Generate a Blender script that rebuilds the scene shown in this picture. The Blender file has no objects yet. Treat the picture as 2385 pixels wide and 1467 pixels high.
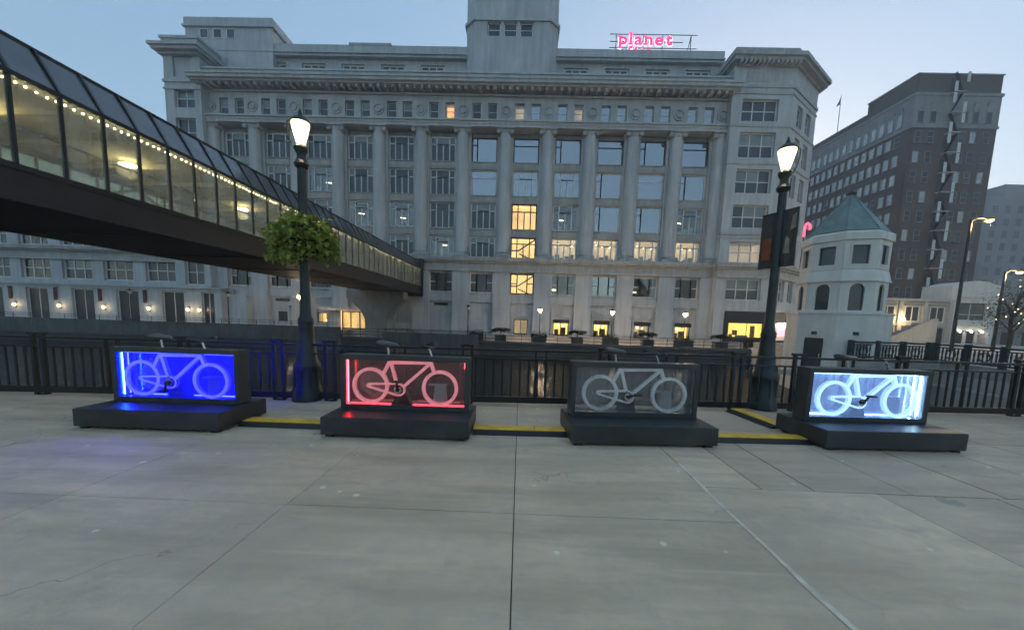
import bpy, math, random
from mathutils import Vector, Matrix, noise
RD = math.radians
random.seed(7)
SC = bpy.context.scene
COL = SC.collection

# ------------------------------------------------------------------ camera
cam_d = bpy.data.cameras.new('camera'); cam = bpy.data.objects.new('camera', cam_d); COL.objects.link(cam)
cam.location = (0, 0, 1.7)
cam.rotation_euler = (Matrix.Rotation(RD(1.105), 3, 'Z') @ Matrix.Rotation(RD(90 - 6.004), 3, 'X') @ Matrix.Rotation(RD(1.776), 3, 'Z')).to_euler()
cam_d.sensor_width = 36.0; cam_d.sensor_fit = 'HORIZONTAL'; cam_d.lens = 36.0 * 861 / 2385
cam_d.shift_y = (827 - 733.5) / 2385
cam_d.clip_start = 0.05; cam_d.clip_end = 4000
SC.camera = cam
# ------------------------------------------------------------------ dusk sky
SUN_EL, SUN_AZ = 7.0, 27.0          # degrees above the horizon / degrees right of straight ahead
w = bpy.data.worlds.new('World'); SC.world = w; w.use_nodes = True
nt = w.node_tree; bg = nt.nodes['Background']
sky = nt.nodes.new('ShaderNodeTexSky'); sky.sky_type = 'NISHITA'; sky.sun_disc = False
sky.sun_elevation = RD(SUN_EL); sky.sun_rotation = RD(SUN_AZ)
sky.air_density = 1.0; sky.dust_density = 1.0; sky.ozone_density = 3.2; sky.altitude = 0
gm_ = nt.nodes.new('ShaderNodeGamma'); gm_.inputs[1].default_value = 0.45      # softer contrast between the sunset side and the rest
hs_ = nt.nodes.new('ShaderNodeHueSaturation'); hs_.inputs['Saturation'].default_value = 1.18
nt.links.new(sky.outputs[0], gm_.inputs[0]); nt.links.new(gm_.outputs[0], hs_.inputs['Color']); nt.links.new(hs_.outputs[0], bg.inputs[0]); bg.inputs[1].default_value = 0.15
sun_d = bpy.data.lights.new('sun', 'SUN'); sun = bpy.data.objects.new('sun', sun_d); COL.objects.link(sun)
sun_d.energy = 0.06; sun_d.angle = RD(30); sun_d.color = (1.0, 0.86, 0.72)
_d = Vector((math.sin(RD(SUN_AZ)) * math.cos(RD(SUN_EL)), math.cos(RD(SUN_AZ)) * math.cos(RD(SUN_EL)), math.sin(RD(SUN_EL))))
sun.rotation_euler = _d.to_track_quat('Z', 'Y').to_euler(); sun.location = (60, 40, 60)
SC.view_settings.view_transform = 'Standard'; SC.view_settings.look = 'None'
SC.view_settings.gamma = 1.0; SC.view_settings.use_curve_mapping = False
SC.view_settings.exposure = 1.90
SC.cycles.max_bounces = 4; SC.cycles.diffuse_bounces = 2; SC.cycles.glossy_bounces = 3; SC.cycles.transparent_max_bounces = 20
SC.cycles.use_adaptive_sampling = True; SC.cycles.adaptive_threshold = 0.045; SC.cycles.adaptive_min_samples = 8
SC.cycles.caustics_reflective = False; SC.cycles.caustics_refractive = False
SC.cycles.sample_clamp_indirect = 4.0

# ------------------------------------------------------------------ helpers
EK = 0.60                                   # all lamps and lit things share one scale
class MB:
    """collects shapes; link() makes ONE mesh object of them"""
    def __init__(s): s.v = []; s.f = []; s.sm = False
    def add(s, vs, fs):
        n = len(s.v); s.v += [tuple(p) for p in vs]; s.f += [tuple(i + n for i in f) for f in fs]; return s
    def box(s, x0, x1, y0, y1, z0, z1):
        return s.add([(x0,y0,z0),(x1,y0,z0),(x1,y1,z0),(x0,y1,z0),(x0,y0,z1),(x1,y0,z1),(x1,y1,z1),(x0,y1,z1)],
                     [(3,2,1,0),(4,5,6,7),(0,1,5,4),(1,2,6,5),(2,3,7,6),(3,0,4,7)])
    def obox(s, p0, p1, wd, dp, up=(0, 0, 1)):
        """bar from p0 to p1, wd across, dp along the second axis"""
        a = Vector(p0); b = Vector(p1); d = (b - a).normalized(); u = Vector(up)
        if abs(d.dot(u)) > .98: u = Vector((0, 1, 0))
        x = d.cross(u).normalized(); y = x.cross(d).normalized()
        x *= wd / 2; y *= dp / 2
        q = [a - x - y, a + x - y, a + x + y, a - x + y, b - x - y, b + x - y, b + x + y, b - x + y]
        return s.add(q, [(3,2,1,0),(4,5,6,7),(0,1,5,4),(1,2,6,5),(2,3,7,6),(3,0,4,7)])
    def tube(s, pts, r, n=8, caps=True):
        pts = [Vector(p) for p in pts]; rs = r if isinstance(r, (list, tuple)) else [r] * len(pts)
        base = len(s.v); ref = None
        for i, p in enumerate(pts):
            d = (pts[min(i + 1, len(pts) - 1)] - pts[max(i - 1, 0)]).normalized()
            if ref is None:
                ref = Vector((0, 0, 1)) if abs(d.z) < .9 else Vector((1, 0, 0))
            x = d.cross(ref).normalized(); y = x.cross(d).normalized(); ref = y
            for k in range(n):
                a = 2 * math.pi * k / n
                s.v.append(tuple(p + (x * math.cos(a) + y * math.sin(a)) * rs[i]))
        for i in range(len(pts) - 1):
            for k in range(n):
                a = base + i * n + k; b = base + i * n + (k + 1) % n
                s.f.append((a, b, b + n, a + n))
        if caps:
            s.f.append(tuple(base + k for k in reversed(range(n)))); s.f.append(tuple(base + (len(pts) - 1) * n + k for k in range(n)))
        return s
    def lathe(s, prof, c=(0, 0, 0), n=16, a0=0.0):
        """prof: (r, z) from bottom to top about a vertical axis at c"""
        base = len(s.v)
        for r, z in prof:
            for k in range(n):
                a = a0 + 2 * math.pi * k / n
                s.v.append((c[0] + r * math.cos(a), c[1] + r * math.sin(a), c[2] + z))
        for i in range(len(prof) - 1):
            for k in range(n):
                a = base + i * n + k; b = base + i * n + (k + 1) % n
                s.f.append((a, b, b + n, a + n))
        s.f.append(tuple(base + k for k in reversed(range(n)))); s.f.append(tuple(base + (len(prof) - 1) * n + k for k in range(n)))
        return s
    def prism(s, poly, y0, y1):
        """poly of (x, z), counter-clockwise seen from -y, extruded y0..y1"""
        n = len(poly); base = len(s.v)
        s.v += [(x, y0, z) for x, z in poly] + [(x, y1, z) for x, z in poly]
        s.f.append(tuple(base + i for i in range(n))); s.f.append(tuple(base + n + i for i in reversed(range(n))))
        for i in range(n):
            j = (i + 1) % n; s.f.append((base + j, base + i, base + n + i, base + n + j))
        return s
    def slab(s, poly, z0, z1):
        """poly of (x, y) counter-clockwise from above, extruded z0..z1"""
        n = len(poly); base = len(s.v)
        s.v += [(x, y, z0) for x, y in poly] + [(x, y, z1) for x, y in poly]
        s.f.append(tuple(base + i for i in reversed(range(n)))); s.f.append(tuple(base + n + i for i in range(n)))
        for i in range(n):
            j = (i + 1) % n; s.f.append((base + i, base + j, base + n + j, base + n + i))
        return s
    def ring(s, cx, cz, r0, r1, y0, y1, n=40, a0=0, a1=360):
        """flat ring in the x-z plane"""
        m = n if a1 - a0 >= 360 else n + 1
        base = len(s.v)
        for k in range(m):
            a = RD(a0 + (a1 - a0) * k / n); c, t = math.cos(a), math.sin(a)
            s.v += [(cx + r1 * c, y0, cz + r1 * t), (cx + r0 * c, y0, cz + r0 * t), (cx + r0 * c, y1, cz + r0 * t), (cx + r1 * c, y1, cz + r1 * t)]
        for k in range(n):
            p = base + k * 4; q = base + ((k + 1) % m) * 4
            for e in range(4):
                g = (e + 1) % 4; s.f.append((p + e, q + e, q + g, p + g))
        return s
    def ball(s, c, r, n=10, m=6, sz=1.0):
        pr = [(max(.001, r * math.sin(math.pi * i / m)), -r * sz * math.cos(math.pi * i / m)) for i in range(m + 1)]
        return s.lathe(pr, c, n)
    def mesh(s, name, mat, smooth=False):
        me = bpy.data.meshes.new(name); me.from_pydata(s.v, [], s.f); me.update()
        if mat: me.materials.append(mat)
        if smooth:
            me.polygons.foreach_set('use_smooth', [True] * len(me.polygons))
            try: me.set_sharp_from_angle(angle=RD(35))
            except Exception: pass
        return me
    def link(s, name, mat, parent=None, loc=(0, 0, 0), rot=None, smooth=False, bevel=0, off=None):
        if off is not None: s.v = [(x - off[0], y - off[1], z - off[2]) for x, y, z in s.v]
        o = put(name, s.mesh(name, mat, smooth), parent, loc, rot)
        if bevel:
            m = o.modifiers.new('bevel', 'BEVEL'); m.width = bevel; m.segments = 2; m.limit_method = 'ANGLE'; m.angle_limit = RD(40)
        return o

def put(name, me, parent=None, loc=(0, 0, 0), rot=None):
    o = bpy.data.objects.new(name, me); COL.objects.link(o); o.location = loc
    if rot is not None: o.rotation_euler = rot
    if parent is not None: o.parent = parent
    return o
def tag(o, label=None, cat=None, group=None, kind=None):
    if label: o['label'] = label
    if cat: o['category'] = cat
    if group: o['group'] = group
    if kind: o['kind'] = kind
    return o
def thing(name, label, cat, loc=(0, 0, 0), rz=0.0, group=None):
    o = bpy.data.objects.new(name, None); COL.objects.link(o); o.location = loc; o.rotation_euler = (0, 0, rz)
    o.empty_display_size = .2
    return tag(o, label, cat, group)
_CA = {}
def cached(key, fn):
    if key not in _CA: _CA[key] = fn()
    return _CA[key]
def plamp(name, parent, loc, energy, col, r=.05):
    l = bpy.data.lights.new(name, 'POINT'); l.energy = energy * EK; l.color = col; l.shadow_soft_size = r
    return put(name, l, parent, loc)

# ------------------------------------------------------------------ materials
def new_mat(name):
    m = bpy.data.materials.new(name); m.use_nodes = True; t = m.node_tree
    return m, t, t.nodes['Principled BSDF'], t.nodes['Material Output']
def N(t, typ, **kw):
    n = t.nodes.new(typ)
    for k, v in kw.items(): setattr(n, k, v)
    return n
def mixc(t, fac, a, b, mode='MIX'):
    n = N(t, 'ShaderNodeMix', data_type='RGBA', blend_type=mode)
    for i, x in ((0, fac), (6, a), (7, b)):
        if hasattr(x, 'is_output'): t.links.new(x, n.inputs[i])
        elif isinstance(x, (int, float)): n.inputs[i].default_value = x
        else: n.inputs[i].default_value = (*x, 1)
    return n.outputs[2]
def ramp(t, src, lo, hi, c0=(0, 0, 0), c1=(1, 1, 1)):
    r = N(t, 'ShaderNodeValToRGB'); e = r.color_ramp.elements
    e[0].position = lo; e[1].position = hi; e[0].color = (*c0, 1); e[1].color = (*c1, 1)
    t.links.new(src, r.inputs[0]); return r.outputs[0]
def wpos(t, scale=(1, 1, 1), obj=False):
    if obj: src = N(t, 'ShaderNodeTexCoord').outputs['Object']
    else: src = N(t, 'ShaderNodeNewGeometry').outputs['Position']
    mp = N(t, 'ShaderNodeMapping'); mp.inputs['Scale'].default_value = scale
    t.links.new(src, mp.inputs['Vector']); return mp.outputs[0]
def noi(t, vec, scale, detail=4, rough=.6):
    n = N(t, 'ShaderNodeTexNoise'); n.inputs['Scale'].default_value = scale; n.inputs['Detail'].default_value = detail
    n.inputs['Roughness'].default_value = rough; t.links.new(vec, n.inputs['Vector']); return n.outputs['Fac']
def bump(t, b, h, strength=.3, dist=.02):
    n = N(t, 'ShaderNodeBump'); n.inputs['Strength'].default_value = strength; n.inputs['Distance'].default_value = dist
    t.links.new(h, n.inputs['Height']); t.links.new(n.outputs[0], b.inputs['Normal'])
def pm(name, col, rough=.6, metal=0.0, var=.12, scale=3.0, grain=0, obj=False, rnd=0.0, spec=None, streak=0.0, dark=None):
    """painted / stony / metal surface with uneven colour and a little relief"""
    m, t, b, _ = new_mat(name)
    v = wpos(t, obj=obj); f = noi(t, v, scale, 6)
    lo = tuple(max(0, c * (1 - var * 2)) for c in col) if dark is None else dark
    hi = tuple(min(1, c * (1 + var)) for c in col)
    c = mixc(t, ramp(t, f, .3, .7), lo, hi)
    if streak:
        f2 = noi(t, wpos(t, (1.6, 1.6, .12), obj), 1.4, 5)
        c = mixc(t, ramp(t, f2, .42, .75), c, tuple(x * (1 - streak) for x in col))
    if rnd:
        oi = N(t, 'ShaderNodeObjectInfo')
        r = N(t, 'ShaderNodeMapRange'); r.inputs[3].default_value = 1 - rnd; r.inputs[4].default_value = 1 + rnd
        t.links.new(oi.outputs['Random'], r.inputs[0])
        mm = N(t, 'ShaderNodeVectorMath', operation='SCALE'); t.links.new(c, mm.inputs[0]); t.links.new(r.outputs[0], mm.inputs['Scale']); c = mm.outputs[0]
    t.links.new(c, b.inputs['Base Color'])
    rr = N(t, 'ShaderNodeMapRange'); rr.inputs[3].default_value = max(.02, rough - .1); rr.inputs[4].default_value = min(1, rough + .12)
    t.links.new(f, rr.inputs[0]); t.links.new(rr.outputs[0], b.inputs['Roughness'])
    b.inputs['Metallic'].default_value = metal
    if spec is not None: b.inputs['Specular IOR Level'].default_value = spec
    if grain: bump(t, b, noi(t, v, grain, 5), .35, .01)
    return m
def emit(name, col, st, base=None, uneven=False):
    m, t, b, o = new_mat(name)
    b.inputs['Base Color'].default_value = (*(base or col), 1); b.inputs['Roughness'].default_value = .4
    b.inputs['Emission Color'].default_value = (*col, 1); b.inputs['Emission Strength'].default_value = st * EK
    if uneven:                                # uneven lamplight put into the room walls as their own glow
        r = N(t, 'ShaderNodeMapRange'); r.inputs[1].default_value = .3; r.inputs[2].default_value = .7; r.inputs[3].default_value = st * EK * .45; r.inputs[4].default_value = st * EK * 1.25
        t.links.new(noi(t, wpos(t, (1, 1, .6)), .75, 3), r.inputs[0]); t.links.new(r.outputs[0], b.inputs['Emission Strength'])
    return m
def glass(name, tint=(.9, .95, .95), gl=.18, rough=.02, haze=0.0, hz=(.8, .8, .8), wob=0.0, ior=1.45, glow=None):
    """thin sheet: see-through, a share of mirror, a share of scatter"""
    m, t, b, o = new_mat(name); t.nodes.remove(b)
    tr = N(t, 'ShaderNodeBsdfTransparent'); tr.inputs[0].default_value = (*tint, 1)
    g = N(t, 'ShaderNodeBsdfGlossy'); g.inputs['Roughness'].default_value = rough; g.inputs[0].default_value = (.95, .97, 1, 1)
    fr = N(t, 'ShaderNodeFresnel'); fr.inputs[0].default_value = ior
    ad = N(t, 'ShaderNodeMath', operation='ADD'); ad.inputs[1].default_value = gl; ad.use_clamp = True
    t.links.new(fr.outputs[0], ad.inputs[0])
    mx = N(t, 'ShaderNodeMixShader'); t.links.new(ad.outputs[0], mx.inputs[0]); t.links.new(tr.outputs[0], mx.inputs[1]); t.links.new(g.outputs[0], mx.inputs[2])
    last = mx
    if wob:
        bp = N(t, 'ShaderNodeBump'); bp.inputs['Strength'].default_value = wob; bp.inputs['Distance'].default_value = .05
        t.links.new(noi(t, wpos(t), .7, 2), bp.inputs['Height']); t.links.new(bp.outputs[0], g.inputs['Normal'])
    if haze:
        df = N(t, 'ShaderNodeBsdfDiffuse'); df.inputs[0].default_value = (*hz, 1)
        tl = N(t, 'ShaderNodeBsdfTranslucent'); tl.inputs[0].default_value = (*hz, 1)
        m1 = N(t, 'ShaderNodeMixShader'); t.links.new(df.outputs[0], m1.inputs[1]); t.links.new(tl.outputs[0], m1.inputs[2])
        hf = noi(t, wpos(t, (1, 1, .6)), 3.5, 5)
        r = N(t, 'ShaderNodeMapRange'); r.inputs[1].default_value = .3; r.inputs[2].default_value = .7; r.inputs[3].default_value = haze * .55; r.inputs[4].default_value = haze * 1.4
        t.links.new(hf, r.inputs[0])
        m2 = N(t, 'ShaderNodeMixShader'); t.links.new(r.outputs[0], m2.inputs[0]); t.links.new(mx.outputs[0], m2.inputs[1]); t.links.new(m1.outputs[0], m2.inputs[2]); last = m2
    if glow:                                  # edge-lit sheet: own glow added in place of LED light leaving its roughened face
        em = N(t, 'ShaderNodeEmission'); em.inputs[0].default_value = (*glow[0], 1); em.inputs[1].default_value = glow[1] * EK
        sh = N(t, 'ShaderNodeAddShader'); t.links.new(last.outputs[0], sh.inputs[0]); t.links.new(em.outputs[0], sh.inputs[1]); last = sh
    t.links.new(last.outputs[0], o.inputs[0]); return m
def winpane(name, col, gl, wob=.12, ior=1.5):
    """window glass over a dim room: dark body plus mirror of the sky"""
    m, t, b, o = new_mat(name)
    oi = N(t, 'ShaderNodeObjectInfo')
    f = noi(t, wpos(t, (.6, .6, .9)), 1.1, 3)
    c = mixc(t, ramp(t, f, .35, .7), tuple(x * .35 for x in col), col)
    c2 = mixc(t, oi.outputs['Random'], c, tuple(x * .5 for x in col))
    t.links.new(c2, b.inputs['Base Color']); b.inputs['Roughness'].default_value = .5
    g = N(t, 'ShaderNodeBsdfGlossy'); g.inputs['Roughness'].default_value = .015; g.inputs[0].default_value = (.92, .96, 1, 1)
    bp = N(t, 'ShaderNodeBump'); bp.inputs['Strength'].default_value = wob; bp.inputs['Distance'].default_value = .03
    t.links.new(noi(t, wpos(t), .8, 2), bp.inputs['Height']); t.links.new(bp.outputs[0], g.inputs['Normal'])
    fr = N(t, 'ShaderNodeFresnel'); fr.inputs[0].default_value = ior
    ad = N(t, 'ShaderNodeMath', operation='ADD'); ad.inputs[1].default_value = gl; ad.use_clamp = True; t.links.new(fr.outputs[0], ad.inputs[0])
    mx = N(t, 'ShaderNodeMixShader'); t.links.new(ad.outputs[0], mx.inputs[0]); t.links.new(b.outputs[0], mx.inputs[1]); t.links.new(g.outputs[0], mx.inputs[2])
    t.links.new(mx.outputs[0], o.inputs[0]); return m
def slab_mat(name, col, spots=True):
    m, t, b, _ = new_mat(name)
    v = wpos(t); oi = N(t, 'ShaderNodeObjectInfo')
    n1 = noi(t, v, .55, 5, .6); n2 = noi(t, v, 7.0, 8, .7); n3 = noi(t, wpos(t, (.30, 1.5, 1)), 1.5, 7, .65); n4 = noi(t, v, 160, 3, .7)
    c = mixc(t, ramp(t, n1, .32, .68), tuple(x * .78 for x in col), tuple(min(1, x * 1.10) for x in col))
    c = mixc(t, ramp(t, n3, .42, .66), c, tuple(x * f for x, f in zip(col, (.68, .67, .64))))
    n5 = noi(t, wpos(t, (.22, 5.0, 1)), 1.3, 6, .7)                       # faint scuffs and wash marks
    c = mixc(t, ramp(t, n5, .58, .74, (0, 0, 0), (.45, .45, .45)), c, tuple(min(1, x * 1.22) for x in col))
    n6 = noi(t, v, 1.7, 8, .75)                                           # blotchy stains
    c = mixc(t, ramp(t, n6, .56, .70, (0, 0, 0), (.6, .6, .6)), c, tuple(x * f for x, f in zip(col, (.62, .60, .55))))
    vc = N(t, 'ShaderNodeTexVoronoi', feature='DISTANCE_TO_EDGE'); vc.inputs['Scale'].default_value = .42
    wv = N(t, 'ShaderNodeVectorMath', operation='ADD'); t.links.new(v, wv.inputs[0])
    nz = N(t, 'ShaderNodeTexNoise'); nz.inputs['Scale'].default_value = 2.2; nz.inputs['Detail'].default_value = 6; t.links.new(v, nz.inputs['Vector'])
    t.links.new(nz.outputs['Color'], wv.inputs[1]); t.links.new(wv.outputs[0], vc.inputs['Vector'])
    ck = N(t, 'ShaderNodeMath', operation='LESS_THAN'); ck.inputs[1].default_value = .0022; t.links.new(vc.outputs['Distance'], ck.inputs[0])
    ck2 = N(t, 'ShaderNodeMath', operation='MULTIPLY'); t.links.new(ck.outputs[0], ck2.inputs[0]); t.links.new(ramp(t, noi(t, v, .35, 2), .50, .60), ck2.inputs[1])
    c = mixc(t, ck2.outputs[0], c, tuple(x * .45 for x in col))           # hairline cracks here and there
    c = mixc(t, ramp(t, n2, .35, .75), c, mixc(t, .30, c, (.42, .41, .38)))
    c = mixc(t, ramp(t, n4, .3, .7), mixc(t, .82, (0, 0, 0), c), c)
    r = N(t, 'ShaderNodeMapRange'); r.inputs[3].default_value = .90; r.inputs[4].default_value = 1.08; t.links.new(oi.outputs['Random'], r.inputs[0])
    mm = N(t, 'ShaderNodeVectorMath', operation='SCALE'); t.links.new(c, mm.inputs[0]); t.links.new(r.outputs[0], mm.inputs['Scale']); c = mm.outputs[0]
    if spots:
        for sc, thr, keep, colr in ((2.3, .07, .55, (.92, .82, .66)), (4.3, .10, .80, (.88, .78, .62)), (2.6, .05, .80, (.03, .03, .03)), (1.1, .16, .72, (.30, .28, .22))):
            vo = N(t, 'ShaderNodeTexVoronoi'); vo.inputs['Scale'].default_value = sc; t.links.new(wpos(t, (1, 1, 0)), vo.inputs['Vector'])
            ds = N(t, 'ShaderNodeMath', operation='ADD'); t.links.new(vo.outputs['Distance'], ds.inputs[0])
            nn = N(t, 'ShaderNodeMath', operation='MULTIPLY'); nn.inputs[1].default_value = thr * 1.2; t.links.new(noi(t, v, 22, 3), nn.inputs[0]); t.links.new(nn.outputs[0], ds.inputs[1])
            lt = N(t, 'ShaderNodeMath', operation='LESS_THAN'); lt.inputs[1].default_value = thr * 1.5; t.links.new(ds.outputs[0], lt.inputs[0])
            sp = N(t, 'ShaderNodeSeparateColor'); t.links.new(vo.outputs['Color'], sp.inputs[0])
            gt = N(t, 'ShaderNodeMath', operation='GREATER_THAN'); gt.inputs[1].default_value = keep; t.links.new(sp.outputs[0], gt.inputs[0])
            mu = N(t, 'ShaderNodeMath', operation='MULTIPLY'); t.links.new(lt.outputs[0], mu.inputs[0]); t.links.new(gt.outputs[0], mu.inputs[1])
            m8 = N(t, 'ShaderNodeMath', operation='MULTIPLY'); m8.inputs[1].default_value = .8; t.links.new(mu.outputs[0], m8.inputs[0])
            c = mixc(t, m8.outputs[0], c, colr)
    t.links.new(c, b.inputs['Base Color'])
    rr = N(t, 'ShaderNodeMapRange'); rr.inputs[3].default_value = .5; rr.inputs[4].default_value = .85; t.links.new(n2, rr.inputs[0]); t.links.new(rr.outputs[0], b.inputs['Roughness'])
    bump(t, b, n4, .25, .004)
    return m
def brick_mat(name, c1, c2, mort):
    m, t, b, _ = new_mat(name)
    g = N(t, 'ShaderNodeNewGeometry'); sp = N(t, 'ShaderNodeSeparateXYZ'); t.links.new(g.outputs['Position'], sp.inputs[0])
    ad = N(t, 'ShaderNodeMath', operation='ADD'); t.links.new(sp.outputs[0], ad.inputs[0]); t.links.new(sp.outputs[1], ad.inputs[1])
    cb = N(t, 'ShaderNodeCombineXYZ'); t.links.new(ad.outputs[0], cb.inputs[0]); t.links.new(sp.outputs[2], cb.inputs[1])
    br = N(t, 'ShaderNodeTexBrick'); br.inputs['Scale'].default_value = 1.0; br.inputs['Brick Width'].default_value = .24; br.inputs['Row Height'].default_value = .08
    br.inputs['Mortar Size'].default_value = .008; br.inputs['Color1'].default_value = (*c1, 1); br.inputs['Color2'].default_value = (*c2, 1); br.inputs['Mortar'].default_value = (*mort, 1)
    t.links.new(cb.outputs[0], br.inputs['Vector'])
    f = noi(t, wpos(t, (.25, .25, .12)), 1.0, 5)
    t.links.new(mixc(t, ramp(t, f, .3, .7), mixc(t, .7, (0, 0, 0), br.outputs[0]), br.outputs[0]), b.inputs['Base Color'])
    b.inputs['Roughness'].default_value = .85; return m
def leaf_mat(name, c0, c1):
    m, t, b, o = new_mat(name)
    f = noi(t, wpos(t), 9, 3); c = mixc(t, ramp(t, f, .3, .7), c0, c1)
    t.links.new(c, b.inputs['Base Color']); b.inputs['Roughness'].default_value = .55
    tl = N(t, 'ShaderNodeBsdfTranslucent'); t.links.new(c, tl.inputs[0])
    mx = N(t, 'ShaderNodeMixShader'); mx.inputs[0].default_value = .3; t.links.new(b.outputs[0], mx.inputs[1]); t.links.new(tl.outputs[0], mx.inputs[2])
    t.links.new(mx.outputs[0], o.inputs[0]); return m

M = {}
M['slab'] = slab_mat('concrete_slab', (.86, .645, .425))
M['slab2'] = slab_mat('concrete_slab_buff', (.72, .535, .36))
M['joint'] = pm('joint_sealant', (.075, .072, .066), .9)
M['seal'] = pm('pale_sealant', (.80, .70, .54), .95, spec=.1, var=.15, scale=9)
M['quay'] = pm('quay_concrete', (.125, .125, .115), .85, var=.2, scale=.8, grain=14, streak=.45)
M['walk'] = pm('walkway_concrete', (.36, .34, .31), .85, var=.18, scale=.7)
M['street'] = pm('street_asphalt', (.06, .06, .06), .9, var=.2, scale=.5)
M['stone'] = pm('glazed_terracotta', (.44, .46, .468), .62, var=.10, scale=.35, grain=6, streak=.34)
M['stone_d'] = pm('terracotta_trim', (.41, .42, .41), .65, var=.13, scale=.6, grain=8, streak=.42)
M['stone_p'] = pm('terracotta_panel', (.39, .39, .37), .7, var=.15, scale=.9, streak=.35)
M['frame_w'] = pm('painted_sash', (.62, .63, .60), .5, var=.06)
M['frame_d'] = pm('dark_sash', (.035, .033, .03), .45, var=.2)
M['pane'] = winpane('window_glass', (.028, .034, .036), .02, .12, 1.3)
M['pane_blind'] = winpane('window_over_blind', (.24, .27, .26), .02)
M['pane_sky'] = winpane('plate_glass', (.02, .03, .035), .30, .25)
M['pane_far'] = winpane('blind_window', (.48, .47, .44), .08)
M['pane_dk'] = winpane('dark_window', (.022, .022, .028), .0, .12, 1.2)
M['pane_clear'] = glass('clear_window', (.93, .95, .93), .05, .02)
M['room_warm'] = emit('lit_room_wall', (1.0, .60, .20), .62, (.6, .45, .25), True)
M['room_soft'] = emit('lit_office_wall', (.95, .66, .38), .24, (.5, .45, .38), True)
M['room_dim'] = pm('dim_room_wall', (.10, .095, .085), .9)
M['room_orange'] = emit('lit_room_orange', (1.0, .42, .12), .8, (.5, .3, .15), True)
M['shop_room'] = emit('lit_shop_wall', (1.0, .70, .17), .75, (.6, .5, .2), True)
M['tube'] = emit('fluorescent_tube', (1.0, .83, .5), 7)
M['bulb'] = emit('warm_bulb', (1.0, .78, .40), 20)
M['sconce'] = emit('sconce_glass', (1.0, .70, .33), 3.2)
M['bulb_w'] = emit('white_bulb', (1.0, .93, .8), 14)
M['globe_far'] = emit('sodium_globe', (1.0, .62, .17), 6.5)
M['globe'] = emit('lamp_lens', (1.0, .80, .36), 1.5)
M['iron'] = pm('black_iron', (.009, .010, .011), .42, .3, var=.25, scale=8, spec=.6)
M['green_iron'] = pm('green_black_iron', (.012, .022, .02), .4, .2, var=.3, scale=7, grain=30, spec=.6)
M['bronze'] = pm('bronze_cladding', (.020, .018, .015), .5, .25, var=.3, scale=.6, streak=.3)
M['soffit'] = pm('girder_soffit', (.02, .018, .015), .65, .1, var=.3, scale=.5)
M['mull'] = pm('dark_mullion', (.03, .03, .028), .4, .5)
M['roofglass'] = winpane('tinted_roof_glass', (.13, .135, .14), .03, .3, 1.3)
M['brglass'] = glass('skywalk_glass', (.86, .90, .82), .17, .02, haze=.15, hz=(.80, .82, .76), wob=.15, ior=1.18)  # milky scatter put in to stand for sky reflected in the panes
M['brceil'] = pm('skywalk_ceiling', (.36, .33, .24), .8, var=.12, scale=.8)
M['brfloor'] = pm('skywalk_floor', (.16, .14, .11), .8)
M['pierc'] = pm('pier_concrete', (.27, .26, .235), .85, var=.14, scale=.7, grain=9, streak=.35)
M['box'] = pm('grey_powder_coat', (.040, .043, .046), .42, .2, var=.26, scale=2.6, grain=60, obj=True, spec=.5)
M['box2'] = pm('grey_powder_coat_side', (.05, .054, .058), .38, .25, var=.14, scale=5, obj=True, spec=.5)
M['acrylic'] = glass('acrylic_sheet', (.94, .95, .96), .02, .03, haze=.10, hz=(.6, .6, .62), ior=1.2)
M['frost'] = glass('frosted_vinyl', (.95, .95, .95), .01, .3, haze=.96, hz=(.97, .95, .93), ior=1.2)
M['acrylic_b'] = glass('acrylic_blue_lit', (.80, .80, .98), .02, .03, haze=.20, hz=(.10, .10, .95), ior=1.2, glow=((.001, .002, 1.0), .10))  # lit copies of clear acrylic and white vinyl, LED colour put into them
M['frost_b'] = glass('frosted_blue_lit', (.9, .9, .95), .01, .3, haze=.70, hz=(.75, .75, .9), ior=1.2, glow=((.07, .07, 1.0), .22))
M['acrylic_r'] = glass('acrylic_red_lit', (.95, .93, .93), .02, .03, haze=.05, hz=(.32, .28, .28), ior=1.15, glow=((1.0, .10, .12), .002))
M['frost_r'] = glass('frosted_red_lit', (.95, .92, .92), .01, .3, haze=.75, hz=(.88, .80, .80), ior=1.2, glow=((1.0, .20, .23), .09))
M['acrylic_w'] = glass('acrylic_white_lit', (.93, .95, .98), .02, .03, haze=.20, hz=(.55, .6, .72), ior=1.2, glow=((.22, .42, 1.0), .06))
M['frost_w'] = glass('frosted_white_lit', (.93, .95, .98), .01, .3, haze=.75, hz=(.85, .87, .9), ior=1.2, glow=((.38, .64, 1.0), .27))
M['frost_thin'] = glass('frosted_disc', (.95, .95, .95), .01, .3, haze=.22, hz=(.8, .78, .78))
M['rubber'] = pm('black_rubber', (.015, .015, .016), .6, var=.2, obj=True)
M['chrome'] = pm('bright_metal', (.55, .55, .55), .25, 1.0, var=.08)
M['saddle'] = pm('saddle_vinyl', (.06, .06, .062), .3, var=.2, obj=True, spec=.8)
M['barmetal'] = pm('dull_bar_metal', (.10, .10, .105), .3, .8, var=.1)
M['grey_box'] = pm('pale_plastic', (.42, .43, .43), .5, var=.06)
M['yellow'] = pm('yellow_lid', (.92, .52, .05), .6, var=.14, scale=6, grain=40)
M['water'] = None
M['copper'] = pm('green_copper', (.20, .265, .25), .6, .15, var=.2, scale=1.6, grain=6, streak=.35)
M['tower'] = pm('painted_stucco', (.68, .645, .575), .7, var=.06, scale=1.0, grain=20, streak=.18)
M['brick'] = brick_mat('brown_brick', (.135, .092, .072), (.105, .072, .058), (.11, .10, .09))
M['belt'] = pm('grey_limestone', (.27, .265, .25), .8, var=.12, scale=.6, streak=.3)
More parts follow.
